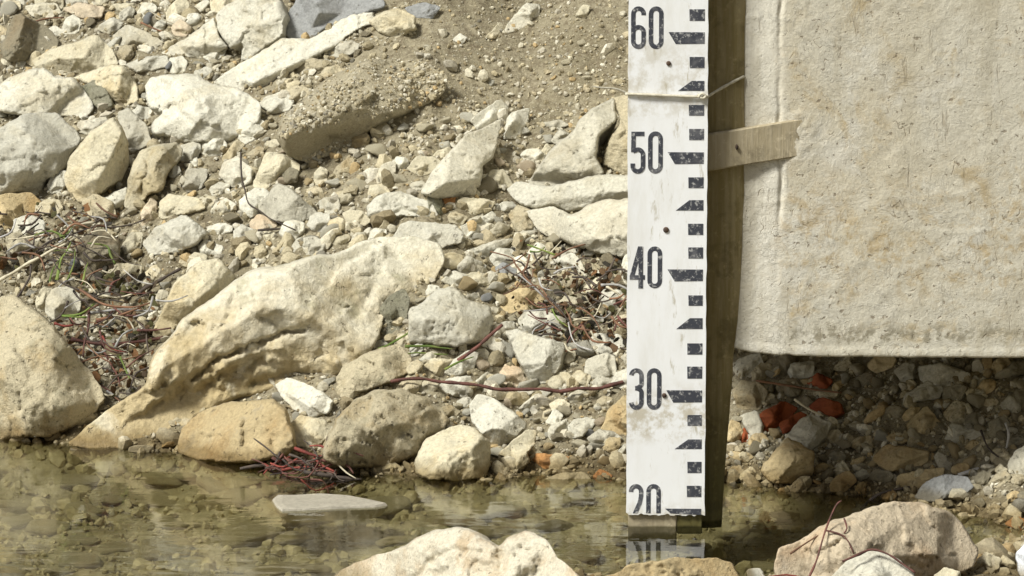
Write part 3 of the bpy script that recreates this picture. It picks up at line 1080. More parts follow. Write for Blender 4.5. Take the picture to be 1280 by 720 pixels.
    for sc, dd in ((0.93, 0.30), (0.72, 0.66), (0.36, 0.9)):
        rg = cen+(L-cen)*sc+bd*dep*dd
        rg = rg+0.05*dep*fbm(rg*(1.2/dep), seed+21, 2)[:, None]
        cur = list(range(cnt_v, cnt_v+len(loop)))
        verts.append(rg)
        for i in range(len(loop)):
            j = (i+1) % len(loop)
            faces.append((prev[j], prev[i], cur[i], cur[j]))
        prev = cur
        cnt_v += len(loop)
    verts.append((cen+bd*dep*0.96)[None])
    for i in range(len(loop)):
        faces.append((prev[(i+1) % len(loop)], prev[i], cnt_v))
    me = mesh_from(name, np.vstack(verts)-org, faces)
    bm = bmesh.new()
    bm.from_mesh(me)
    bmesh.ops.recalc_face_normals(bm, faces=bm.faces)
    bm.to_mesh(me)
    bm.free()
    o = obj(name, me, ROCK[mat], loc=org)
    tag(o, label, cat, group)
    return o

LS = dict(name='stone', cat='stone', group='small loose stones on the bank')
UB = dict(name='stone', cat='stone', group='stones in the shade under the concrete block')
FG = dict(group='rocks along the near edge of the water')

# ---- upper left pile
rock('dark brown rock with one bright slanted face at the top of the pile', 'dark', '0,60 18,18 28,17 45,27 62,35 74,50 72,60 45,72 20,80 2,74', planes=[(22, 30, 22, 0.9, 0.15), (30, 40, 24, -0.7, -0.35), (40, 60, 18, -0.3, -0.8)])
rock('long low cream rock below the dark brown rock', 'cream', '38,76 60,62 80,56 122,42 138,60 150,80 120,92 70,94 45,86', planes=[(90, 62, 18, 0.02, 0.35), (112, 60, 18, -0.6, 0.0), (90, 80, 14, 0.0, -0.9)])
rock('white wedge-shaped rock alone on the debris above the slab', 'white', '139,46 158,30 185,40 206,53 192,60 150,57')
rock('wide white slab rock with a sloping crest beneath the long low rock', 'white', '-12,110 0,104 40,85 55,84 68,96 95,97 108,115 118,135 104,150 72,144 30,147 -12,140', planes=[(50, 100, 26, 0.05, 0.35), (60, 125, 28, -0.1, -0.25), (100, 120, 20, -0.9, 0.1)])
rock('cream rock with a shadowed right side next to the hollow', 'cream', '86,98 138,80 156,82 171,107 172,126 156,134 142,128 122,108', planes=[(130, 95, 22, 0.2, 0.3), (150, 105, 20, -0.9, -0.2), (135, 118, 18, 0, -0.8)])
rock('greenish grey rock wedged between the white slab and its neighbour', 'moss', '98,110 118,99 135,112 142,132 128,140 108,126')
rock('cream ledge rock climbing towards the top of the bank', 'white', '200,66 225,52 245,40 268,20 274,44 286,60 272,68 253,75 227,69 208,74', planes=[(245, 48, 15, 0.2, 0.25), (255, 60, 14, 0.0, -0.7)])
rock('broad pale rock with a brown hollow and dark cleft', 'white', '269,20 284,3 310,-8 350,-6 358,20 355,44 333,60 311,75 300,75 303,56 288,62 271,40', planes=[(320, 10, 24, 0.05, 0.1), (300, 40, 20, 0.0, -0.5)], strokes=[([(292, 36), (302, 22), (310, 18)], -9, 5), ([(286, 58), (276, 44)], -7, 3)])
rock('flat white stone tucked below the cream ledge rock', 'white', '156,81 178,71 209,69 213,82 190,88 172,92', **LS)
rock('bright white oval stone in the cleft', 'white', '252,71 273,57 284,60 281,70 264,79', **LS)
rock('squarish pale stone under the ledge beside a dark gap', 'white', '211,72 229,70 234,77 231,91 213,93', **LS)
rock('angular white rock with a brown shaded face and sharp ridge', 'white', '178,108 188,97 206,92 244,94 269,106 300,109 325,131 325,150 291,172 266,180 231,181 216,173 190,169 190,156 203,141 187,134', h=1.0,
     planes=[(225, 105, 34, 0.40, 0.30), (212, 150, 36, 0.35, 0.1), (252, 140, 44, -0.55, -0.05), (285, 118, 34, -0.15, 0.5), (290, 155, 26, -0.4, -0.9), (230, 168, 30, 0.1, -0.7)],
     strokes=[([(198, 130), (206, 112)], -8, 6), ([(262, 116), (258, 140), (240, 160)], 5, 5)])
rock('long flat white slab lying diagonally across the slope', 'white', '265,104 293,82 329,64 356,47 389,48 440,16 468,14 472,30 440,42 413,64 384,80 356,98 338,115 311,122 293,110', base=(-0.62, 300.0),
     planes=[(340, 80, 20, 0.10, 0.20), (360, 92, 14, -0.35, -0.75)])
rock('smooth blue-grey boulder at the top of the bank', 'slate', '356,42 362,15 378,-14 470,-16 482,8 440,20 405,36 389,48 362,48', rough=0.5, facets=8)
rock('small pale stone below the end of the diagonal slab', 'white', '322,131 333,120 356,113 368,124 361,139 338,143', **LS)
EARTHY = rock('large earth-coated boulder with a dark overhang on its lower side', 'dirt', '344,170 352,148 380,125 415,95 460,75 520,76 560,95 556,114 530,130 480,155 440,180 410,196 385,203 358,192', h=1.1, rough=0.9, crumb=5, round_=0.75, base=(-0.42, 370.0),
     planes=[(430, 112, 50, 0.03, 0.28), (440, 135, 52, -0.02, -0.10), (450, 150, 40, -0.15, -0.55), (455, 158, 26, -0.25, -1.1)])
rock('large flat-faced white rock with a brown right flank', 'white', '-16,168 0,158 27,142 73,141 93,160 102,174 82,206 70,222 58,228 47,247 27,242 0,244 -16,240', planes=[(40, 190, 44, 0.04, 0.06), (78, 190, 40, -1.1, -0.2), (20, 152, 34, 0.1, 0.9), (30, 225, 40, 0, -0.35)])
rock('tall smooth cream rock with a pointed top leaning right', 'cream', '79,218 89,193 111,167 140,145 153,158 161,176 163,205 155,221 133,239 111,251 97,252 86,238', planes=[(115, 200, 42, 0.12, 0.10), (150, 195, 40, -1.4, 0.0), (125, 235, 30, -0.45, -0.7)], rough=0.7)
rock('brownish grey rock behind the pointed cream rock', 'grey', '146,142 160,134 184,156 190,178 168,190 157,184')
rock('two-lobed cream rock with a groove down its middle', 'cream', '157,240 164,206 176,188 190,182 220,178 229,187 222,204 209,218 203,240 186,243 176,259 168,266 155,260', planes=[(180, 205, 26, 0.25, 0.15), (205, 195, 26, 0.12, 0.2), (215, 205, 22, -1.0, -0.4)], strokes=[([(186, 188), (183, 210), (178, 240)], -9, 4)])
rock('low pale wedge under the pointed cream rock', 'white', '122,253 142,240 159,233 158,254 144,262 131,260', **LS)
rock('orange-brown rock below the large flat-faced rock', 'ochre', '-12,244 38,240 51,250 54,262 32,268 16,288 -12,288')
rock('bright white angular stone beside dark twigs', 'white', '17,274 36,267 56,276 55,294 48,304 30,298 15,290')
rock('cream stone with an ochre patch under the white angular stone', 'cream', '6,294 22,288 49,303 47,319 30,328 12,329')
rock('pinkish upright sliver of stone beneath the two-lobed rock', 'pink', '175,266 189,246 197,253 194,273 178,284', **LS)
rock('blocky white rock with flat facets in the middle of the slope', 'white', '179,304 194,284 231,267 260,290 245,307 219,319 187,318', planes=[(215, 283, 24, 0.28, 0.3), (230, 295, 25, -0.45, -0.1), (210, 308, 18, 0, -0.7)])
rock('flat-topped cream rock directly above the blocky white rock', 'cream', '199,251 212,242 250,247 257,260 233,268 199,274')
rock('pale triangular rock with a thin dark twig at its foot', 'grey', '321,260 347,226 369,238 400,269 375,279 338,278', planes=[(352, 250, 24, 0.15, 0.1), (380, 265, 16, -0.5, -0.3)], rough=0.7)
rock('cream rock with a broken corner behind the triangular rock', 'cream', '315,231 331,191 347,190 376,204 372,224 353,230 342,229 324,242')
rock('small brown lump on the corner of a cream rock', 'dark', '353,217 362,208 374,213 372,227 356,229', lift=14, **LS)
rock('pinkish stone half under the triangular rock', 'pink', '310,279 322,267 342,273 348,283 316,291', **LS)
rock('crumbly cream stone beneath the earth-coated boulder', 'cream', '277,198 296,173 308,182 290,200 282,209', **LS)
rock('white pebble sitting in the bare gravel patch', 'white', '237,202 244,195 252,202 244,210', **LS)
rock('white cube-like stone right of the blocky white rock', 'white', '247,307 256,298 279,308 276,320 250,319', **LS)
rock('small cream stone between the blocky rock and orange debris', 'cream', '235,321 244,314 260,319 257,327 241,332', **LS)
rock('cream stone left of the blocky white rock', 'cream', '152,307 162,290 179,290 177,310 156,319', **LS)
rock('white stone with an orange stain among the twigs', 'cream', '132,345 141,327 179,331 176,348 156,360 140,355')
rock('long narrow cream stone propped above a dark stick', 'cream', '154,363 175,344 194,330 203,338 189,354 163,368', **LS)
rock('rounded bright white stone above the red roots', 'white', '56,374 66,361 84,357 100,367 102,386 88,400 70,404 57,392', rough=0.8)
rock('cream chip against the rounded white stone', 'cream', '43,377 54,358 67,361 60,388 48,390', **LS)
rock('dark shaded rock behind the grass blades', 'dark', '96,307 112,287 130,285 151,300 149,327 130,347 108,344 96,327')
rock('pale ochre-spotted rock resting against the huge rock', 'cream', '189,420 200,392 219,353 250,325 275,323 296,347 275,371 250,393 225,403 205,424', planes=[(250, 360, 30, 0.25, 0.25), (270, 350, 28, -0.5, 0.0), (225, 385, 24, 0.2, -0.3)])

# ---- the huge rock
rock('huge long limestone rock with a white ridge sloping into the water', 'huge', '84,555 110,531 150,505 185,478 192,455 205,425 225,402 255,380 290,352 330,332 380,318 430,310 480,300 520,300 548,305 554,325 545,347 520,368 492,384 482,398 472,424 456,448 430,466 400,480 360,488 330,492 300,500 265,512 240,528 230,548 217,560 170,564 118,562', h=0.95, base=(-0.44, 632.0), tilt=54, rough=0.8,
     planes=[(285, 375, 84, 0.42, 0.55), (330, 352, 88, 0.10, 0.42), (350, 392, 96, -0.06, -0.58), (500, 340, 58, -0.50, 0.0), (440, 420, 60, -0.35, -0.35), (215, 455, 66, 0.50, 0.22), (250, 490, 50, -0.1, -0.70), (140, 545, 30, 0.35, 0.1)],
     crumb=1.6,
     strokes=[([(380, 411), (352, 418), (338, 426), (312, 430), (296, 439), (268, 449), (256, 462), (243, 472)], -17, 2.4), ([(330, 440), (300, 462), (275, 470)], -16, 9), ([(352, 434), (318, 441), (280, 456), (258, 474)], 8, 5),
              ([(262, 482), (245, 500), (236, 530)], -22, 7), ([(222, 470), (205, 492), (176, 512), (140, 540)], 10, 7), ([(232, 488), (214, 508), (205, 530), (186, 556)], -18, 5), ([(205, 500), (182, 524), (160, 540)], -9, 3),
              ([(252, 383), (228, 408), (210, 432), (196, 475)], 9, 8), ([(478, 330), (462, 370), (440, 402)], -6, 8), ([(400, 470), (350, 470), (320, 478)], -12, 7), ([(250, 512), (232, 524)], 6, 5)])
rock('cream rock end lying on the tip of the huge rock', 'white', '486,304 498,282 511,275 544,277 571,282 581,293 576,304 553,309 538,310 507,308')
rock('white rock with a brown hollow above the tip rock', 'white', '458,258 473,242 500,239 520,247 540,252 549,270 518,273 502,269 484,275 460,273', strokes=[([(490, 270), (505, 262), (525, 268)], -7, 4)])
rock('mottled grey stub at the foot of the leaning slab', 'moss', '534,242 550,238 556,268 538,274', **LS)
rock('grey-white slab leaning on the slope with a ragged right edge', 'grey', '524,242 540,212 587,165 600,162 628,148 622,178 614,200 603,207 602,234 575,246 545,248', planes=[(580, 205, 26, 0.05, 0.06), (610, 190, 22, -0.7, -0.1)], rough=0.7)
rock('squared white piece broken off the top of the leaning slab', 'white', '588,148 625,123 637,134 624,150 598,165')
rock('narrow bright white stone standing beside the leaning slab', 'white', '628,174 637,141 663,134 661,150 650,174')
rock('little orange stone at the foot of the leaning slab', 'orange', '551,245 571,241 569,255 557,257', **LS)
rock('thin pale flake above the smooth cream stone', 'cream', '570,234 590,231 601,240 601,247 573,247', **LS)
rock('smooth cream stone with a round underside', 'cream', '570,252 578,247 607,248 621,253 610,265 591,270', rough=0.5, **LS)
rock('buff stone under the smooth cream stone', 'cream', '559,270 569,263 585,271 579,281 562,279', **LS)
rock('grey-white stone with a shadowed lower face right of the tip rock', 'white', '575,283 584,279 612,281 610,290 587,303', **LS)
rock('pitted white stone near the big ledge', 'white', '612,288 624,276 639,283 630,294 616,298', **LS)
rock('massive pale ledge slab with a ragged lower edge behind the white plate', 'white', '632,236 647,228 690,232 720,224 753,217 790,219 806,226 806,248 770,250 748,253 728,263 712,266 690,258 668,262 646,254', tilt=50, planes=[(720, 232, 24, 0.02, 0.5), (720, 250, 26, 0.0, -0.25), (650, 242, 18, 0.5, 0.1)])
rock('thick pale block under the ledge slab behind the white plate', 'grey', '655,264 690,256 712,268 735,256 760,250 806,244 806,324 760,322 731,311 700,301 676,290', tilt=60, planes=[(730, 272, 34, 0.06, 0.5), (745, 280, 36, -0.02, -0.22), (700, 285, 26, 0.25, -0.4), (770, 305, 24, 0.0, -0.7)])
rock('pale sloping rock face rising above the ledge slab', 'grey', '657,230 687,188 716,163 737,134 768,122 772,150 752,170 744,196 756,218 728,230 690,235', planes=[(720, 180, 30, 0.22, 0.30), (715, 205, 30, 0.0, 0.0), (750, 170, 24, -0.5, -0.1)])
rock('brown-sided pale rock in the hollow above the ledge slab', 'tan', '764,124 790,114 806,130 806,222 772,218 752,206 760,176 776,152', planes=[(785, 150, 26, 0.1, 0.35), (780, 180, 22, -0.1, -0.3)])
rock('flat grey chip above the sloping rock', 'grey', '677,154 700,149 713,156 691,164', **LS)
rock('tilted grey chip leaning on the sloping rock', 'grey', '688,176 700,160 713,168 697,183', **LS)
rock('narrow cream chip beside the sloping rock', 'cream', '669,198 684,178 692,188 675,205', **LS)
rock('pale split rock on the bare sandy slope beside a dark hollow', 'grey', '630,36 656,3 676,5 673,26 650,37 633,42')
rock('thin pale edge of stone at the dark hollow on the sandy slope', 'cream', '605,48 625,27 632,32 620,49', **LS)
rock('lone small white stone on the sandy slope', 'white', '565,50 575,41 585,47 578,55', **LS)
rock('crumbly cream rock at the end of the diagonal slab', 'cream', '460,27 472,18 494,9 519,19 520,36 494,49 472,40')
rock('bluish grey stone next to the crumbly cream rock', 'slate', '505,10 531,2 552,9 540,24 516,21', **LS)
rock('white pebble lying on the earth-coated boulder', 'white', '477,95 490,89 502,94 490,102', lift=46, **LS)
rock('buff chip near the top of the sandy slope', 'cream', '718,20 728,5 739,6 732,24', **LS)
rock('pale stone at the far corner of the rubble pile', 'cream', '0,5 12,0 26,2 26,12 8,15', **LS)
rock('flat whitish stone above the dark brown rock', 'white', '30,8 50,3 70,4 79,17 40,22', **LS)
rock('cream stone with a reddish hollow at the top of the pile', 'pink', '77,12 98,2 132,9 126,22 107,25', **LS)
rock('flat cream stone on the twiggy debris', 'cream', '137,5 169,3 165,15 142,13', **LS)
rock('rosy white stone beside the ledge rock', 'pink', '213,34 225,23 241,34 233,47 218,45', **LS)
rock('brown stone cut by the picture edge below the dark rock', 'dark', '-10,60 5,70 9,84 0,98 -12,98', **LS)
rock('oval white stone below the dark brown rock', 'white', '10,79 22,71 33,77 28,85 13,85', **LS)

# ---- middle and lower bank
rock('big white stone with a lumpy top in the centre of the rubble', 'white', '510,386 530,376 545,360 569,358 584,373 612,384 617,400 613,418 600,430 575,434 540,433 510,427', planes=[(560, 385, 34, 0.12, 0.25), (580, 405, 34, -0.25, -0.1), (550, 415, 28, 0.1, -0.35)])
rock('lichen-grey knobbly stone at the right flank of the huge rock', 'moss', '469,393 487,369 506,359 513,375 507,402 490,422 477,418', rough=2.0)
rock('clean white stone lying against a grey one', 'white', '550,351 568,338 585,344 589,354 568,359', **LS)
rock('veined grey stone above the clean white stone', 'grey', '569,335 584,318 604,328 601,345 581,346', **LS)
rock('dark grey stone in the fine rubble', 'slate', '618,335 631,326 649,331 645,343 625,345', **LS)
rock('tan angular stone amid reddish rootlets', 'ochre', '619,380 631,366 656,358 682,369 679,385 644,391 625,393')
rock('smooth white oval stone above the triangular one', 'white', '647,401 656,389 675,387 697,393 715,403 702,420 675,422 652,414', rough=0.5)
rock('white triangular stone pointing down with a brown foot', 'white', '631,415 644,411 671,420 709,429 700,462 685,478 664,480 653,462 641,440', planes=[(665, 438, 26, 0.1, 0.1), (690, 450, 22, -0.7, -0.2), (672, 466, 14, 0.0, -0.9)], rough=0.6)
rock('white stone with a nicked top near the plate', 'white', '735,427 742,417 775,417 783,432 761,445 738,440')
rock('pinkish grey stone left of the triangular white stone', 'pink', '623,467 632,454 650,459 659,476 647,484 629,480', **LS)
rock('white blocky stone touching the long dark root', 'white', '541,486 561,472 589,469 593,484 590,500 567,495')
rock('egg-shaped white stone leaning over the water rocks', 'white', '585,506 598,493 616,496 638,511 660,530 648,547 619,562 601,544 589,525', planes=[(612, 515, 26, 0.15, 0.15), (635, 530, 22, -0.5, -0.1), (625, 545, 16, -0.1, -0.9)], rough=0.5)
rock('rounded buff rock standing at the edge of the water', 'cream', '517,577 530,552 550,538 575,530 598,535 613,552 613,577 606,598 575,603 535,601 519,592', crumb=3.5, planes=[(565, 555, 36, 0.12, 0.3), (565, 580, 38, -0.05, -0.15), (600, 570, 26, -0.8, 0)])
rock('broad ochre-mottled rock at the water with a pitted face', 'tan', '398,563 420,525 445,500 470,486 500,484 535,497 561,520 557,537 532,550 517,573 480,584 430,588 404,578', crumb=3.5, planes=[(460, 515, 46, 0.25, 0.30), (500, 510, 46, -0.2, 0.2), (470, 550, 46, 0.0, -0.25), (535, 525, 28, -0.6, -0.1)], rough=1.4)
rock('rough cream rock above the broad mottled rock', 'tan', '419,472 430,455 460,440 500,430 513,445 516,461 490,477 450,490 424,487', planes=[(465, 455, 24, 0.1, 0.25), (480, 465, 24, -0.1, -0.3)])
rock('wide tan rock at the waterline below the huge rock', 'ochre', '221,563 228,535 255,512 300,500 340,497 359,510 364,532 372,557 356,572 300,580 240,577', crumb=3, planes=[(290, 530, 40, 0.04, 0.25), (300, 552, 42, -0.03, -0.15), (240, 545, 30, 0.6, 0.1)], rough=1.2)
rock('bright white stone jammed between the huge rock and the wide tan rock', 'white', '343,482 360,470 395,485 417,500 410,517 380,523 358,504')
rock('small cream rock under the jammed white stone', 'cream', '360,532 375,518 408,525 417,541 396,563 370,558')
rock('star-shaped cream stone beside the egg-shaped stone', 'cream', '622,568 641,551 659,536 672,539 669,556 660,565 663,578 650,588 635,588 631,571')
rock('low orange-brown stone at the edge of the water', 'orange', '660,584 662,565 693,568 712,570 709,584 684,587', **LS)
rock('ochre rock half hidden behind the white plate', 'ochre', '750,538 760,511 782,493 806,498 806,532 775,549 756,545')
rock('brown pebble below the half hidden ochre rock', 'ochre', '753,561 760,546 776,547 776,558 766,569', **LS)
rock('pale pebble touching the white plate low down', 'white', '768,568 782,553 790,563 776,575', **LS)
rock('tiny white stone on the tan rubble above the shore', 'white', '681,528 693,510 705,519 697,535', **LS)
rock('rough speckled boulder beside the huge rock at the water', 'tan', '-18,400 0,370 15,367 40,385 70,410 100,450 126,480 133,499 112,522 88,538 60,549 20,550 -18,550', crumb=2.5, h=0.85, rough=1.5, planes=[(40, 430, 70, -0.35, 0.35), (40, 470, 72, -0.15, -0.1), (90, 480, 48, -0.75, 0.15), (90, 520, 28, -0.4, -0.6)])
rock('long low pale stone below the ledge hollows', 'white', '571,318 609,304 636,296 646,300 624,313 604,323 590,323', **LS)
rock('white chip with a sharp corner in the rootlets', 'white', '690,323 716,315 729,331 735,347 712,340 697,330', **LS)
rock('pale chip near the foot of the massive ledge', 'white', '640,295 666,282 673,291 650,302', **LS)
rock('cream pebble beside the end of the long root', 'cream', '710,473 723,462 740,469 734,483 714,480', **LS)
rock('grey-white pebble under the end of the long root', 'grey', '738,479 748,468 767,470 770,479 754,489', **LS)
rock('cream stone in the grass blades', 'cream', '529,457 540,447 571,449 573,461 550,472', **LS)
rock('white rounded stone peeping from behind the plate', 'white', '775,341 780,320 792,312 804,330 797,357 781,357', **LS)
rock('flat pale stone lying in the water margin', 'cream', '678,601 698,591 732,590 742,601 720,610 694,609', h=0.6, **LS)
rock('orange-brown pebble in the water margin near the plate', 'orange', '739,597 750,585 766,594 760,603', h=0.8, **LS)
rock('domed buff stone just above the water', 'cream', '460,590 475,577 490,575 505,586 497,594', h=0.7, **LS)
def water_slab():
    out = [(340, 623), (346, 619), (368, 617.5), (400, 617), (436, 619), (462, 623), (484, 629.5), (470, 632), (440, 633), (410, 634.5), (378, 636), (352, 637), (345, 631)]
    T = [on_level(a, b, 0.0015) for a, b in out]
    c = np.mean(T, 0)
    bm = bmesh.new()
    rings = []
    for s_, z_ in ((0.86, 0.0022), (0.97, 0.0016), (1.02, -0.0015), (0.9, -0.010)):
        rings.append([bm.verts.new((c[0]+(p[0]-c[0])*s_-c[0], c[1]+(p[1]-c[1])*s_-c[1], z_+0.0006*math.sin(i*2.3))) for i, p in enumerate(T)])
    n = len(T)
    for a, b in zip(rings[:-1], rings[1:]):
        for i in range(n):
            bm.faces.new((a[i], a[(i+1) % n], b[(i+1) % n], b[i]))
    bm.faces.new(rings[0])
    bm.faces.new(rings[-1][::-1])
    bmesh.ops.recalc_face_normals(bm, faces=bm.faces)
    me = bpy.data.meshes.new('flat_stone')
    bm.to_mesh(me)
    bm.free()
    o = obj('flat_stone', me, ROCK['bluewhite'], loc=(c[0], c[1], 0))
    tag(o, 'flat bluish white stone lying at the water surface', 'stone')
    OUTLINES.append(np.array(out))
water_slab()

# ---- under and beside the concrete block
rock('bright white angular stone right under the corner of the block', 'white', '915,462 922,448 951,439 955,455 936,474 918,472', **UB)
rock('white squarish stone in the dark just under the block', 'white', '984,465 989,454 1018,451 1018,471 989,475', **UB)
rock('brownish rounded stone beside the post', 'tan', '913,491 927,475 950,478 961,492 949,513 923,513', **UB)
rock('small orange stone against the post', 'ochre', '906,551 913,524 925,528 930,541 922,556', **UB)
rock('glassy pale shard left of the orange-red piece', 'grey', '922,520 945,512 952,534 946,554 935,540', h=0.5, rough=0.4, **UB)
RD = dict(name='debris_piece', cat='debris', group='orange-red pieces under the concrete block', rough=0.9, h=1.3)
rock('largest orange-red piece lying under the block', 'red', '948,517 980,500 998,510 984,527 954,543 949,530', **RD)
rock('orange-red piece tucked behind the grey wedge stone', 'red', '973,529 1001,514 1010,519 992,537 978,543', **RD)
rock('orange-red rounded piece deeper in the shade', 'red', '1011,508 1025,496 1049,503 1056,517 1041,524 1018,515', **RD)
rock('dark red piece high up under the block', 'red', '1006,479 1022,465 1042,475 1032,488', **RD)
rock('small dark red piece between post and pale shard', 'red', '923,554 930,533 941,551', **RD)
rock('grey wedge stone with a shaded right side under the block', 'grey', '978,552 998,525 1013,517 1040,528 1033,548 1016,565 1001,558', planes=[(1008, 535, 20, 0.25, 0.2), (1028, 540, 18, -1.0, -0.2)], **UB)
rock('ochre lump in front of the grey wedge stone', 'ochre', '949,588 962,570 983,546 1001,555 1018,565 1015,590 989,606 964,604', planes=[(978, 572, 26, 0.3, 0.3), (1000, 578, 24, -0.4, -0.2)], **UB)
rock('flat cream flake at the water beside the post', 'cream', '920,595 939,582 954,599 930,604', **UB)
rock('small pointed stone right of the ochre lump', 'cream', '1037,594 1053,574 1063,587 1055,598', **UB)
rock('pale pebble between the pointed stone and the orange rock', 'grey', '1064,594 1078,585 1092,593 1076,602', **UB)
rock('orange-ochre rock in front of the dark gap', 'ochre', '1090,574 1105,555 1135,558 1163,564 1160,577 1132,590 1107,590', **UB)
rock('brown flat stone below the orange-ochre rock', 'ochre', '1119,607 1123,593 1152,587 1181,584 1178,598 1152,611 1128,614', **UB)
rock('grey streaked stone behind the pinkish rock', 'slate', '1141,622 1155,602 1182,592 1209,596 1217,609 1198,623 1167,629', **UB)
rock('ochre stone with a white peak in the shade', 'ochre', '1129,533 1158,506 1178,531 1162,543 1137,543', **UB)
rock('grey stone with a sharp top right of the peaked stone', 'grey', '1178,554 1188,528 1215,534 1232,541 1222,555', **UB)
rock('upright grey stone high up under the block', 'grey', '1116,464 1129,453 1144,455 1141,476 1128,480', **UB)
rock('long grey stone pressed against the underside of the block', 'grey', '1145,458 1176,453 1213,466 1204,485 1185,489 1151,477', **UB)
rock('pale flat stone under the long grey stone', 'grey', '1130,494 1158,476 1180,483 1175,497 1152,501 1128,509', **UB)
rock('little pale pebble deep in the shade', 'white', '1209,493 1219,485 1231,489 1225,499', **UB)
rock('round grey pebble below the end of the long grey stone', 'grey', '1212,475 1219,468 1228,477 1219,485', **UB)
rock('pale upright stone in the shade near a bleached stick', 'grey', '1249,505 1262,493 1275,498 1276,518 1256,516', **UB)
rock('grey-white rock right of the bleached stick', 'grey', '1259,580 1268,564 1285,553 1305,560 1305,598 1263,593', **UB)
rock('cream pebble on the end of the bleached stick', 'cream', '1240,588 1250,579 1260,587 1251,595', **UB)

# ---- near edge of the water
rock('large pinkish cream rock with red rootlets on it', 'pink', '968,706 975,685 1000,672 1040,650 1080,635 1115,625 1150,627 1185,640 1205,658 1224,686 1217,708 1192,718 1150,730 1040,742 980,742', planes=[(1090, 655, 48, 0.12, 0.45), (1110, 680, 56, -0.12, -0.05), (1180, 680, 40, -0.6, 0.0), (1020, 690, 40, 0.35, 0.05), (1140, 705, 36, -0.1, -0.8)], rough=1.0, **FG)
rock('white rock in front of the pinkish rock', 'white', '1030,728 1060,700 1095,687 1120,697 1144,718 1154,748 1025,748', lift=40, **FG)
rock('crumbly beige rock with two humps and brown cracks', 'crumbly', '412,726 440,705 480,692 520,672 545,662 575,660 600,665 622,684 635,672 660,664 685,676 700,700 724,726 724,752 412,752', rough=1.5, crumb=9, planes=[(560, 685, 48, 0.06, 0.45), (550, 710, 54, 0.02, -0.05), (470, 715, 36, 0.4, 0.2), (660, 690, 42, -0.2, 0.3), (690, 710, 30, -0.6, 0.1)], strokes=[([(540, 700), (552, 690), (570, 685)], -10, 4), ([(600, 668), (612, 682)], -10, 4), ([(520, 720), (540, 700)], -9, 4), ([(622, 684), (628, 715)], -12, 8), ([(580, 690), (600, 690)], -7, 3)], **FG)
rock('flat ochre rock below the white plate', 'ochre', '745,726 790,705 840,697 890,696 916,705 926,724 924,745 748,745', rough=1.3, crumb=7, **FG)
PB = dict(name='stone', cat='stone', group='pebbles by the pinkish rock')
rock('flat pinkish pebble at the right end of the pinkish rock', 'pink', '1217,672 1238,668 1257,676 1236,686', **PB)
rock('cream pebble below the flat pinkish pebble', 'cream', '1220,700 1232,689 1251,698 1248,712 1225,714', **PB)
rock('orange pebble beyond the pinkish rock', 'orange', '1255,655 1269,644 1284,650 1277,665', **PB)
rock('bluish white stone at the picture edge by the pinkish rock', 'bluewhite', '1268,694 1285,673 1304,690 1300,722 1274,721', **PB)
rock('little orange pebble between two cream pebbles', 'orange', '1231,687 1243,680 1254,684 1241,693', **PB)
rock('cream pebble under the shaded side of the pinkish rock', 'cream', '1166,720 1182,708 1198,714 1193,734 1168,734', lift=14, **PB)
rock('pale pebble at the end of the flat ochre rock', 'white', '924,726 935,711 949,710 956,726', **PB)

# ---- further broken rocks packed into the gaps of the pile
fill = random.Random(23)
FILL_LABEL = {'white': 'angular white rock fragment wedged in the rock pile', 'cream': 'angular cream rock fragment wedged in the rock pile', 'grey': 'angular grey rock fragment wedged in the rock pile', 'tan': 'angular mottled tan rock fragment wedged in the rock pile', 'ochre': 'angular ochre rock fragment lying in the gap under the block', 'dark': 'angular dark brown rock fragment lying in the gap under the block'}
n_fill, tries = 0, 0
fill_spots = []
while n_fill < 175 and tries < 9000:
    tries += 1
    u = fill.random()
    if u < 0.5:
        cx, cy = fill.uniform(-5, 430), fill.uniform(0, 300)
    elif u < 0.85:
        cx, cy = fill.uniform(380, 785), fill.uniform(150, 560)
    else:
        cx, cy = fill.uniform(915, 1285), fill.uniform(452, 640)
    if 470 < cx < 790 and cy < 190 or cx < 200 and 270 < cy:
        continue
    a = fill.uniform(12, 26)*(0.8 if cx > 900 else 1.0)
    b = a*fill.uniform(0.45, 0.8)
    th = math.radians(fill.uniform(-50, 12))
    P = np.array([[cx, cy]])
    poly = []
    k = fill.randint(6, 8)
    for q in range(k):
        an = 2*math.pi*(q+fill.uniform(-0.33, 0.33))/k
        rr = fill.uniform(0.8, 1.08)
        ex, ey = a*rr*math.cos(an), b*rr*math.sin(an)
        poly.append((cx+ex*math.cos(th)-ey*math.sin(th), cy+ex*math.sin(th)+ey*math.cos(th)))
    test = np.array(poly+[(cx, cy)]+[((p[0]+cx)/2, (p[1]+cy)/2) for p in poly])
    hit = np.zeros(len(test), bool)
    lo_, hi_ = test.min(0), test.max(0)
    for o in OUTLINES:
        if o[:, 0].max() > lo_[0] and o[:, 0].min() < hi_[0] and o[:, 1].max() > lo_[1] and o[:, 1].min() < hi_[1]:
            hit |= inside(test, o)
    if hit[k] or hit.mean() > 0.38 or any((cx-p)**2+(cy-q)**2 < (0.66*(a+s_))**2 for p, q, s_ in fill_spots):
        continue
    if on_ground(cx, cy+b)[2] < (0.008 if cx < 900 else -0.004):
        continue
    fill_spots.append((cx, cy, a))
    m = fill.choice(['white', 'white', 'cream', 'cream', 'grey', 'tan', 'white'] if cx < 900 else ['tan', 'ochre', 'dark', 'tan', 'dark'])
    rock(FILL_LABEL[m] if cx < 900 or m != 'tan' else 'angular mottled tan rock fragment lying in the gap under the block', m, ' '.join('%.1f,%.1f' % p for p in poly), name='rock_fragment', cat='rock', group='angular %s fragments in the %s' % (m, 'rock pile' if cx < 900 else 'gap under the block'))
    n_fill += 1

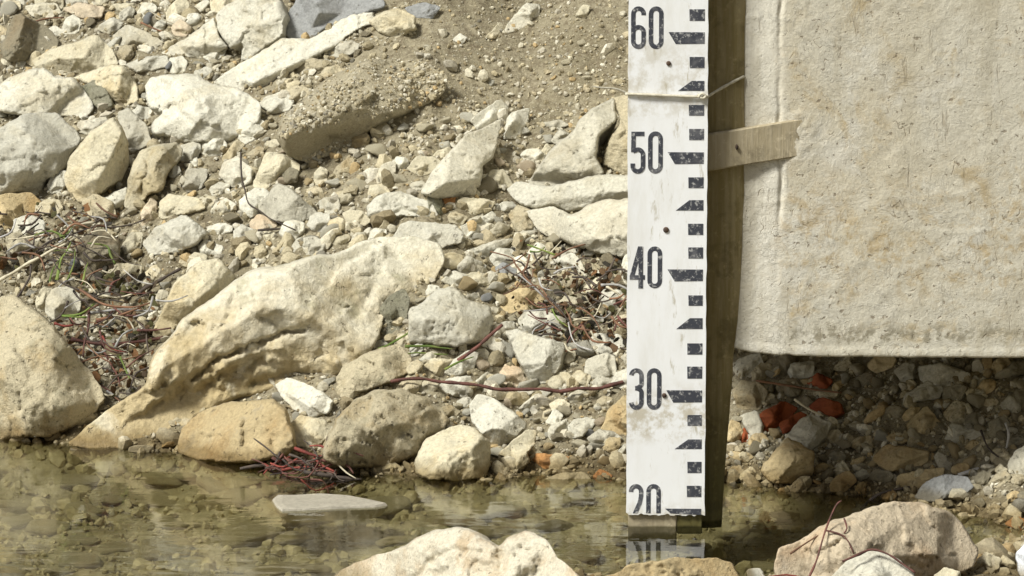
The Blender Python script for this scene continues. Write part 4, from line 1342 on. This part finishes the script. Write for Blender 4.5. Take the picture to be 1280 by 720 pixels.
# ------------------------------------------------------------------ loose pebbles: angular shapes shared by the copies
def pebble_mesh(seed, sub=3, flat=0.7):
    r = np.random.default_rng(seed)
    bm = bmesh.new()
    bmesh.ops.create_icosphere(bm, subdivisions=sub, radius=1.0)
    P = np.array([tuple(v.co) for v in bm.verts])
    N = r.normal(size=(9, 3))
    N /= np.linalg.norm(N, axis=1)[:, None]
    dk = r.uniform(0.48, 0.95, 9)
    q = P@N.T
    rad = np.where(q > 0.05, dk[None]/np.maximum(q, 0.05), 9)
    k = 0.018
    rad = np.minimum(1.25, -k*np.log(np.exp(-rad/k).sum(1)))
    P2 = P*rad[:, None]*(1+0.05*fbm(P*2.2+seed, seed, 3)+0.02*fbm(P*7+seed, seed+1, 2))[:, None]
    P2 *= np.array((1.0, r.uniform(0.65, 0.95), r.uniform(0.75, 1.0)*flat))
    for v, p in zip(bm.verts, P2):
        v.co = p
    me = bpy.data.meshes.new('pebble')
    bm.to_mesh(me)
    bm.free()
    me.polygons.foreach_set('use_smooth', [True]*len(me.polygons))
    return me

BANK_BOX = (0, 0, 1280, 720)
def covered(px, py, grow=0.0):
    p = np.array([[px, py]], float)
    for o in OUTLINES:
        lo, hi = o.min(0)-2, o.max(0)+2
        if lo[0] < px < hi[0] and lo[1] < py < hi[1] and inside(p, o)[0]:
            return True
    return False

peb_mats = ['white', 'cream', 'cream', 'grey', 'white', 'ochre', 'tan', 'grey', 'white', 'cream', 'white', 'cream', 'tan', 'tan', 'cream', 'white', 'cream', 'white', 'ochre', 'cream', 'slate', 'pink']
peb_label = {
    'white': 'tiny white chip of limestone lying loose on the gravel', 'cream': 'tiny cream chip of limestone lying loose on the gravel',
    'grey': 'tiny grey chip of stone lying loose on the gravel', 'ochre': 'tiny ochre chip of stone lying loose on the gravel',
    'tan': 'tiny mottled tan chip of stone lying loose on the gravel', 'slate': 'tiny dark blue-grey chip of stone lying loose on the gravel',
    'pink': 'tiny pinkish chip of limestone lying loose on the gravel'}
lib = {}
for i, m in enumerate(sorted(set(peb_mats))):
    for k in range(3):
        me = pebble_mesh(200+i*3+k)
        me.materials.append(ROCK[m])
        lib.setdefault(m, []).append(me)
placed = []
tries = 0
while len(placed) < 260 and tries < 20000:
    tries += 1
    if tries % 4 == 0:
        px, py = random.uniform(915, 1278), random.uniform(455, 600)
    elif tries % 4 == 1:
        px, py = random.uniform(560, 782), random.uniform(300, 590)
    else:
        px, py = random.uniform(2, 782), random.uniform(2, 560)
    size = random.uniform(10, 20) if len(placed) < 70 else random.uniform(5.0, 10.5)
    if 480 < px < 782 and py < 150 and (size > 8 or random.random() < 0.8):
        continue
    size = min(size, 13) if px > 905 else size
    if size > 10 and (covered(px, py+size*0.55) or covered(px-size*0.4, py) or covered(px+size*0.4, py)):
        continue
    if 775 < px < 905 or covered(px, py):
        continue
    if any((px-a)**2+(py-b)**2 < ((size+c)*0.78)**2 for a, b, c in placed):
        continue
    g = on_ground(px, py)
    if g[2] < 0.006:
        continue
    placed.append((px, py, size))
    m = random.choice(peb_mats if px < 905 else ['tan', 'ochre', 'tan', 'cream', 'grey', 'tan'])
    o = obj('pebble', random.choice(lib[m]), None, loc=g+np.array((0, 0, size*0.00062*0.32)))
    sc = size*0.00064
    o.scale = (sc, sc, sc)
    o.rotation_euler = (random.uniform(-0.5, 0.5), random.uniform(-0.5, 0.5), random.uniform(0, 6.28))
    if size > 10:
        tag(o, peb_label[m].replace('tiny', 'small').replace('chip', 'piece').replace('loose on the gravel', 'in the rubble between rocks'), 'stone', 'small %s stones in the rubble' % m)
        o.name = 'rubble_stone'
    else:
        tag(o, peb_label[m], 'pebble', 'tiny %s chips on the gravel' % m)

# stones on the bed under the water
bed_lib = []
for k in range(5):
    me = pebble_mesh(400+k, 3, 0.42)
    me.materials.append(ROCK[['cream', 'tan', 'ochre', 'grey', 'cream'][k]])
    bed_lib.append(me)
cnt_bed = 0
spots = []
tries = 0
while cnt_bed < 46 and tries < 4000:
    tries += 1
    px, py = random.uniform(-10, 1240), random.uniform(556, 726)
    size = random.uniform(14, 34)
    if covered(px, py) or 775 < px < 905 and py < 668:
        continue
    g = on_ground(px, py)
    if g[2] > -0.010 or any((px-a)**2+((py-b)*2.2)**2 < ((size+c)*0.8)**2 for a, b, c in spots):
        continue
    spots.append((px, py, size))
    sc = size*0.00064
    k = random.randrange(5)
    zmax = -0.003
    zz = min(g[2]+sc*0.12, zmax-sc*0.5)
    o = obj('submerged_stone', bed_lib[k], None, loc=(g[0], g[1], zz))
    o.scale = (sc*1.3, sc, sc)
    o.rotation_euler = (random.uniform(-0.15, 0.15), random.uniform(-0.15, 0.15), random.uniform(-0.6, 0.6))
    tag(o, 'olive flat stone lying on the bed under the shallow water', 'stone', 'stones on the bed under the water')
    cnt_bed += 1

# ------------------------------------------------------------------ gravel: tens of thousands of grains as one mass
def gravel(name, N, x0, x1, y0, y1, rlo, rhi, seed, label, sub=1, power=2.2, keep=None, pts=None, pal=None, flat=1.0, cat='gravel'):
    r = np.random.default_rng(seed)
    bm = bmesh.new()
    bmesh.ops.create_icosphere(bm, subdivisions=sub, radius=1.0)
    B = np.array([tuple(v.co) for v in bm.verts])
    T = np.array([[v.index for v in f.verts] for f in bm.faces])
    bm.free()
    x = r.uniform(x0, x1, N)
    y = r.uniform(y0, y1, N)
    if keep is not None:
        kk = keep(x, y)
        x, y = x[kk], y[kk]
        N = len(x)
    if pts is not None:
        x, y = pts[:, 0], pts[:, 1]
        N = len(x)
    rad = rlo*(rhi/rlo)**(r.uniform(0, 1, N)**power)
    patch = fbm(np.column_stack([x*14, y*14, 0*x]), seed+2, 3)
    rad = rad*np.clip(1+0.55*patch, 0.5, 1.8)
    z = ground_z(x, y)+rad*0.25 if pts is None else pts[:, 2]
    nb = len(B)
    if sub == 1:
        jit = r.uniform(0.62, 1.25, (N, nb, 1))
    else:
        Nk = r.normal(size=(N, 7, 3))
        Nk /= np.linalg.norm(Nk, axis=2)[..., None]
        qq = np.einsum('nkj,bj->nbk', Nk, B)
        jit = np.minimum(1.25, np.where(qq > 0.08, r.uniform(0.42, 0.9, (N, 1, 7))/np.maximum(qq, 0.08), 9).min(2))[..., None]
    sc = r.uniform(0.55, 1.15, (N, 1, 3))
    q = r.normal(size=(N, 4))
    q /= np.linalg.norm(q, axis=1)[:, None]
    a, b, c, d = q.T
    Rm = np.stack([1-2*(c*c+d*d), 2*(b*c-a*d), 2*(b*d+a*c), 2*(b*c+a*d), 1-2*(b*b+d*d), 2*(c*d-a*b), 2*(b*d-a*c), 2*(c*d+a*b), 1-2*(b*b+c*c)], 1).reshape(N, 3, 3)
    L = B[None]*jit*sc*np.array((1, 1, flat))
    L = np.einsum('nij,nkj->nki', Rm, L)*rad[:, None, None]
    L = L+np.stack([x, y, z], 1)[:, None, :]
    V = L.reshape(-1, 3)
    F = (T[None]+(np.arange(N)*nb)[:, None, None]).reshape(-1, 3)
    me = bpy.data.meshes.new(name)
    me.vertices.add(len(V))
    me.vertices.foreach_set('co', V.ravel())
    me.loops.add(F.size)
    me.loops.foreach_set('vertex_index', F.ravel().astype(np.int32))
    me.polygons.add(len(F))
    me.polygons.foreach_set('loop_start', np.arange(0, F.size, 3, dtype=np.int32))
    me.polygons.foreach_set('loop_total', np.full(len(F), 3, dtype=np.int32))
    me.update()
    me.validate()
    me.polygons.foreach_set('use_smooth', [False]*len(me.polygons))
    pal = np.array(pal) if pal is not None else np.array([(0.54, 0.50, 0.385), (0.46, 0.405, 0.275), (0.36, 0.31, 0.20), (0.43, 0.395, 0.31), (0.27, 0.225, 0.14), (0.44, 0.33, 0.175), (0.60, 0.565, 0.46), (0.21, 0.195, 0.155), (0.40, 0.345, 0.23)])
    pk = r.choice(len(pal), N, p=(0.21, 0.20, 0.15, 0.12, 0.09, 0.04, 0.10, 0.02, 0.07)) if len(pal) == 9 else r.choice(len(pal), N)
    colr = pal[pk]*r.uniform(0.76, 1.10, (N, 1))
    at = me.attributes.new('pebble_colour', 'FLOAT_COLOR', 'POINT')
    cc = np.ones((N, nb, 4))
    cc[:, :, :3] = colr[:, None, :]
    at.data.foreach_set('color', cc.ravel())
    o = obj(name, me, M_GRAVEL)
    tag(o, label, cat, kind='stuff')
def to_px(x, y, z):
    P = np.stack([x, y, z], 1)-CAM
    w = P@FWD
    return 640+P@RGT/w*FPX, 360-P@UPV/w*FPX
def framed(x, y):
    px, py = to_px(x, y, ground_z(x, y))
    return (px > -150) & (px < 1430) & (py > -110) & (py < 800)
def fine_keep(x, y):
    wet_ = ground_z(x, y) < -0.01
    return framed(x, y) & (~wet_ | (rng.uniform(0, 1, len(x)) < 0.22))
def coarse_keep(x, y):
    # finer soil on the upper slope left of the gauge
    px, py = to_px(x, y, ground_z(x, y))
    s = np.exp(-(((px-660)/150)**2+((py-40)/95)**2))
    wet_ = ground_z(x, y) < -0.012
    return framed(x, y) & (rng.uniform(0, 1, len(x)) > 1.3*s) & (~wet_ | (rng.uniform(0, 1, len(x)) < 0.45))
gravel('rubble', 14500, -0.66, 0.68, -0.2, 1.15, 0.0024, 0.0085, 8, 'coarse broken limestone rubble filling the gaps between the rocks', 2, 1.5, coarse_keep)
gravel('gravel', 80000, -0.66, 0.68, -0.2, 1.15, 0.0009, 0.0042, 3, 'loose buff gravel and grit covering the sloping bank', 1, 2.2, fine_keep)

# grit stuck to the earthy boulder
me_ = EARTHY.data
vn = np.zeros(len(me_.vertices)*3)
me_.vertices.foreach_get('normal', vn)
vc = np.zeros(len(me_.vertices)*3)
me_.vertices.foreach_get('co', vc)
vn, vc = vn.reshape(-1, 3), vc.reshape(-1, 3)
up_ = np.where(vn@np.array((-0.2, -0.6, 0.75)) > 0.35)[0]
pick_ = rng.choice(up_, 1500)
gritp = vc[pick_]+np.array(EARTHY.location)+rng.normal(0, 0.0006, (1500, 3))
gravel('boulder_grit', 1500, 0, 1, 0, 1, 0.0010, 0.0036, 15, 'small grit stuck all over the earth-coated boulder', 1, 2.0, pts=gritp)
# dead leaves and bark bits under the tangles
lp = []
lr_ = random.Random(77)
for (xa, xb, ya, yb, n_) in ((60, 195, 350, 500, 330), (-5, 150, 265, 350, 220), (640, 782, 312, 440, 430)):
    for k in range(n_):
        g = on_ground(lr_.uniform(xa, xb), lr_.uniform(ya, yb))
        lp.append(g+np.array((0, -0.004, lr_.uniform(0.002, 0.010))))
gravel('leaf_litter', len(lp), 0, 1, 0, 1, 0.0022, 0.0062, 16, 'dead brown leaf and bark litter under the root tangles', 1, 1.2, pts=np.array(lp), pal=[(0.075, 0.055, 0.035), (0.12, 0.075, 0.04), (0.19, 0.10, 0.045), (0.05, 0.045, 0.035), (0.10, 0.095, 0.04)], flat=0.16, cat='leaves')

# ------------------------------------------------------------------ roots, twigs, grass
def lay(pts, lift=8.0, base=None, tilt=50.0):
    """lay a traced line on a leaning plane through the ground below it, a little proud of it"""
    P = np.array(pts, float)
    by = P[:, 1].max() if base is None else base
    bx_ = P[np.argmax(P[:, 1]), 0]
    G = on_ground(bx_, by)
    nrm = np.array((0, -math.sin(math.radians(tilt)), math.cos(math.radians(tilt))))
    out = []
    for px, py in P:
        d = ray(px, py)
        t = ((G-CAM)@nrm)/(d@nrm)
        p = CAM+d*t
        out.append(p-d/np.linalg.norm(d)*lift*t/FPX)
    return np.array(out)

PXM = 0.00064
def twig(label, mat, pts, r0, r1=None, lift=8.0, base=None, name='twig', cat='twig', flat=1.0, group='roots and twigs in the rubble', tilt=50.0, parent=None, org=None):
    W = lay(pts, lift, base, tilt)
    r1 = r0*0.6 if r1 is None else r1
    # small kinks
    rr = np.random.default_rng(int(abs(pts[0][0]*13+pts[0][1]*7)))
    seg_ = []
    for a_, b_ in zip(W[:-1], W[1:]):
        n_ = max(1, int(np.linalg.norm(b_-a_)/(17*PXM)))
        for q_ in range(n_):
            seg_.append(a_+(b_-a_)*q_/n_)
    seg_.append(W[-1])
    W = np.array(seg_)
    W[1:-1] += rr.normal(0, 0.9*PXM, (len(W)-2, 3)) if len(W) > 2 else 0
    o0 = W[0] if org is None else org
    me = tube_mesh(W, r0*PXM, r1*PXM, 7, 0.16, len(bpy.data.objects), flat, 3, org=o0)
    o = obj(name, me, TW[mat], parent, None if parent else o0)
    if parent is None:
        tag(o, label, cat, group)
    return o

twig('long dark red root lying across the rubble towards the plate', 'root', [(488, 477), (530, 474), (580, 480), (640, 487), (700, 488), (745, 485), (784, 476)], 2.3, 2.8, lift=26, base=500, name='root', cat='root', group=None)
twig('short dark red root slanting up from the grass blades', 'root', [(573, 451), (600, 431), (628, 406)], 3.0, 2.2, lift=14, base=462, name='root', cat='root', group=None)
twig('thick reddish brown root lying beneath the rounded white stone', 'root', [(89, 424), (116, 430), (142, 432), (171, 427), (204, 422)], 3.2, 2.4, lift=22, base=440, name='root', cat='root', group=None)

def tangle(label, center, strands, name='root_tangle', cat='roots', base=None):
    g = on_ground(center[0], center[1] if base is None else base)
    e = empty(name, g)
    tag(e, label, cat)
    for mat, pts, r0, lift in strands:
        twig('', mat, pts, r0, None, lift, base, 'rootlet', parent=e, org=g)
    return e

def scatter(seed, n, xr, yr, mats, lr):
    q = random.Random(seed)
    out = []
    for k in range(n):
        x0, y0 = q.uniform(*xr), q.uniform(*yr)
        a = q.uniform(-0.9, 0.9)+(math.pi if q.random() < 0.5 else 0)
        L = q.uniform(*lr)
        b = q.uniform(-0.3, 0.3)*L
        out.append((q.choice(mats), [(x0, y0), (x0+L*0.5*math.cos(a)-b*math.sin(a), y0+L*0.5*math.sin(a)+b*math.cos(a)), (x0+L*math.cos(a), y0+L*math.sin(a))], q.uniform(0.9, 2.1), q.uniform(22, 52)))
    return out

tangle('tangle of red and dark rootlets between the speckled boulder and the huge rock', (130, 440), [
    ('rust', [(100, 362), (133, 382), (169, 383), (190, 378)], 2.2, 30), ('dark', [(73, 351), (122, 373), (156, 378)], 1.6, 32),
    ('root', [(111, 389), (110, 410), (106, 433), (104, 447)], 2.0, 34), ('pale', [(110, 392), (150, 387), (191, 389)], 2.2, 28),
    ('red', [(68, 404), (80, 408), (92, 406)], 2.4, 34), ('rust', [(120, 400), (150, 394), (176, 384)], 2.6, 26),
    ('dark', [(116, 372), (140, 366), (158, 377)], 1.5, 30), ('rust', [(96, 455), (120, 446), (150, 450), (176, 444)], 1.6, 18),
    ('dark', [(110, 470), (130, 462), (160, 470)], 1.8, 14), ('root', [(130, 440), (142, 458), (150, 482)], 1.6, 20),
    ('green', [(150, 446), (156, 462), (164, 478)], 1.8, 22), ('rust', [(140, 480), (160, 470), (172, 455)], 1.6, 18),
    ('root', [(118, 478), (134, 486), (150, 496)], 1.8, 16), ('dark', [(170, 400), (182, 414), (186, 440)], 1.6, 20),
    ('straw', [(122, 368), (146, 372), (170, 366)], 1.6, 30), ('red', [(128, 420), (138, 436), (160, 441)], 1.5, 26)]+scatter(9, 58, (70, 195), (355, 500), ('dark', 'pale', 'root', 'rust', 'dark', 'straw', 'green', 'dark'), (20, 44)), base=470)
tangle('mat of dark twigs and dry stems below the white angular stone', (70, 345), scatter(10, 54, (-5, 150), (262, 350), ('dark', 'pale', 'straw', 'rust', 'dark', 'green', 'dark'), (20, 46)), base=350, cat='twigs', name='twig_mat')
st = scatter(5, 66, (645, 778), (312, 440), ('rust', 'dark', 'pale', 'root', 'dark', 'rust', 'straw', 'dark', 'green'), (18, 50))
tangle('tangle of rusty brown rootlets beside the white plate below the massive ledge', (715, 420), st, base=425)
tangle('clump of bright red and black rootlets standing in the water', (375, 600), [
    ('red', [(368, 560), (395, 569), (428, 571)], 2.2, 34), ('red', [(352, 587), (382, 585), (406, 584)], 2.4, 30), ('red', [(392, 572), (404, 582), (420, 590)], 2.0, 30),
    ('dark', [(352, 598), (380, 603), (410, 601), (446, 598)], 4.0, 16), ('dark', [(380, 590), (410, 594), (452, 600)], 3.4, 20), ('dark', [(300, 586), (330, 582), (356, 590)], 2.6, 14),
    ('root', [(340, 572), (352, 582), (350, 598)], 2.0, 24), ('dark', [(395, 566), (388, 586), (384, 604)], 1.8, 30), ('root', [(400, 575), (430, 580), (442, 592)], 1.8, 26),
    ('straw', [(420, 578), (432, 590), (445, 598)], 1.3, 30), ('root', [(360, 580), (376, 574), (392, 580)], 1.8, 32), ('dark', [(404, 586), (424, 602), (438, 606)], 3.2, 16),
    ('red', [(330, 580), (344, 586), (360, 584)], 1.6, 22)]+scatter(12, 34, (335, 430), (564, 600), ('red', 'dark', 'root', 'dark', 'root', 'dark'), (16, 44)), base=604)
tangle('red rootlets branching over the pinkish cream rock', (1010, 735), [
    ('root', [(1010, 724), (1024, 692), (1032, 662), (1044, 633), (1052, 626)], 1.4, 92), ('root', [(1032, 663), (1055, 673), (1067, 692)], 1.3, 116), ('root', [(1055, 648), (1058, 661), (1053, 669)], 1.2, 112),
    ('rust', [(988, 692), (1010, 677), (1032, 664)], 1.2, 108), ('red', [(960, 722), (985, 719), (1012, 724)], 1.4, 84)], base=738)
twig('dark thin root curving over the white rock at the near edge', 'root', [(1053, 702), (1089, 686), (1111, 691), (1128, 705), (1144, 716)], 1.5, 1.2, lift=112, base=738, name='root', cat='root', group=None)
twig('dark curved root behind the pinkish rock', 'dark', [(1076, 637), (1096, 620), (1120, 612), (1150, 607)], 2.2, 1.6, lift=12, name='root', cat='root', group=None)
twig('bleached grey stick lying in front of the dark gap', 'pale', [(1198, 594), (1227, 584), (1258, 577)], 3.2, 2.6, lift=14, name='stick', cat='stick', group=None)
twig('thin brown stick lying in the shade under the block', 'rust', [(945, 476), (989, 482), (1019, 488), (1052, 491)], 1.5, 1.2, lift=26, base=512, name='stick', cat='stick', group=None)
twig('short pale stick beside the orange-red pieces', 'straw', [(993, 499), (1010, 510), (1030, 520)], 1.6, 1.2, lift=26, base=530, name='stick', cat='stick', group=None)
twig('dark bent twig near the bleached stick', 'dark', [(1226, 538), (1236, 560), (1249, 572)], 1.6, 1.2, lift=14)
twig('short upright pale twig in the shade', 'pale', [(1257, 529), (1260, 543), (1258, 560)], 2.0, 1.2, lift=14)
twig('long pale straw stalk slanting by the grass blades', 'straw', [(-6, 354), (33, 331), (67, 313), (97, 295)], 2.9, 1.8, lift=34, base=372, name='straw_stalk', cat='straw', group=None)
twig('thin second straw stalk above the long one', 'straw', [(56, 312), (75, 304), (92, 294)], 2.0, 1.4, lift=30, base=340, name='straw_stalk', cat='straw', group=None)
twig('white straw lying flat above the twigs', 'straw', [(84, 284), (100, 281), (118, 278)], 2.6, 1.8, lift=24, base=300, name='straw_stalk', cat='straw', group=None)
twig('dark branching twig arching over the grass', 'dark', [(20, 375), (38, 346), (42, 320), (58, 304), (89, 293), (120, 284), (150, 284), (182, 274)], 1.7, 1.2, lift=36, base=372)
twig('dark twig crossing under the straw stalk', 'dark', [(98, 305), (118, 314), (136, 324)], 1.4, 1.0, lift=26, base=350)
twig('blackened stick beside the ochre-spotted rock', 'dark', [(172, 368), (196, 352), (226, 336)], 3.2, 2.2, lift=20, base=375, name='stick', cat='stick', group=None)
for pts, w in (([(71, 350), (77, 326), (89, 302)], 2.8), ([(62, 352), (66, 336), (76, 322)], 2.0), ([(84, 350), (92, 332), (94, 312)], 1.7), ([(104, 356), (106, 340), (110, 328)], 2.2)):
    twig('green grass blade standing by the straw stalk', 'green', pts, w, 0.5, lift=36, base=366, name='grass_blade', cat='grass', flat=0.25, group='grass blades by the straw stalk')
for pts, w in (([(473, 437), (502, 423), (534, 403)], 2.2), ([(506, 433), (535, 432), (566, 436)], 2.2), ([(480, 446), (520, 441), (560, 443)], 1.8), ([(556, 462), (575, 452), (592, 446)], 2.4)):
    twig('green grass blade lying below the big white stone', 'green', pts, w, 0.6, lift=18, base=pts[0][1]+14, name='grass_blade', cat='grass', flat=0.3, group='grass blades below the big white stone')
twig('thin dark twig rising from the triangular rock', 'dark', [(301, 190), (303, 224), (311, 253), (324, 264), (347, 278), (370, 288)], 1.4, 1.0, lift=26, base=290)
twig('dark stick lying at the foot of the triangular rock', 'dark', [(322, 288), (350, 286), (384, 286)], 1.7, 1.2, lift=20, base=292, name='stick', cat='stick', group=None)
twig('pale straw near the plate in the rootlets', 'straw', [(758, 358), (772, 367), (788, 380)], 2.0, 1.6, lift=40, base=400, name='straw_stalk', cat='straw', group=None)
twig('rusty stem curving down beside the tan angular stone', 'rust', [(662, 318), (656, 344), (673, 362), (690, 380), (704, 394)], 1.6, 1.1, lift=40, base=410)
twig('reddish twig on the debris by the white wedge rock', 'rust', [(176, 28), (194, 35), (213, 43)], 1.6, 1.1, lift=10)
twig('orange twig behind the dark brown rock', 'rust', [(44, 27), (60, 23), (80, 22)], 2.0, 1.2, lift=24, base=40)
twig('pale straw on the top debris', 'straw', [(188, 14), (204, 24), (222, 31)], 1.3, 0.9, lift=10, name='straw_stalk', cat='straw', group=None)
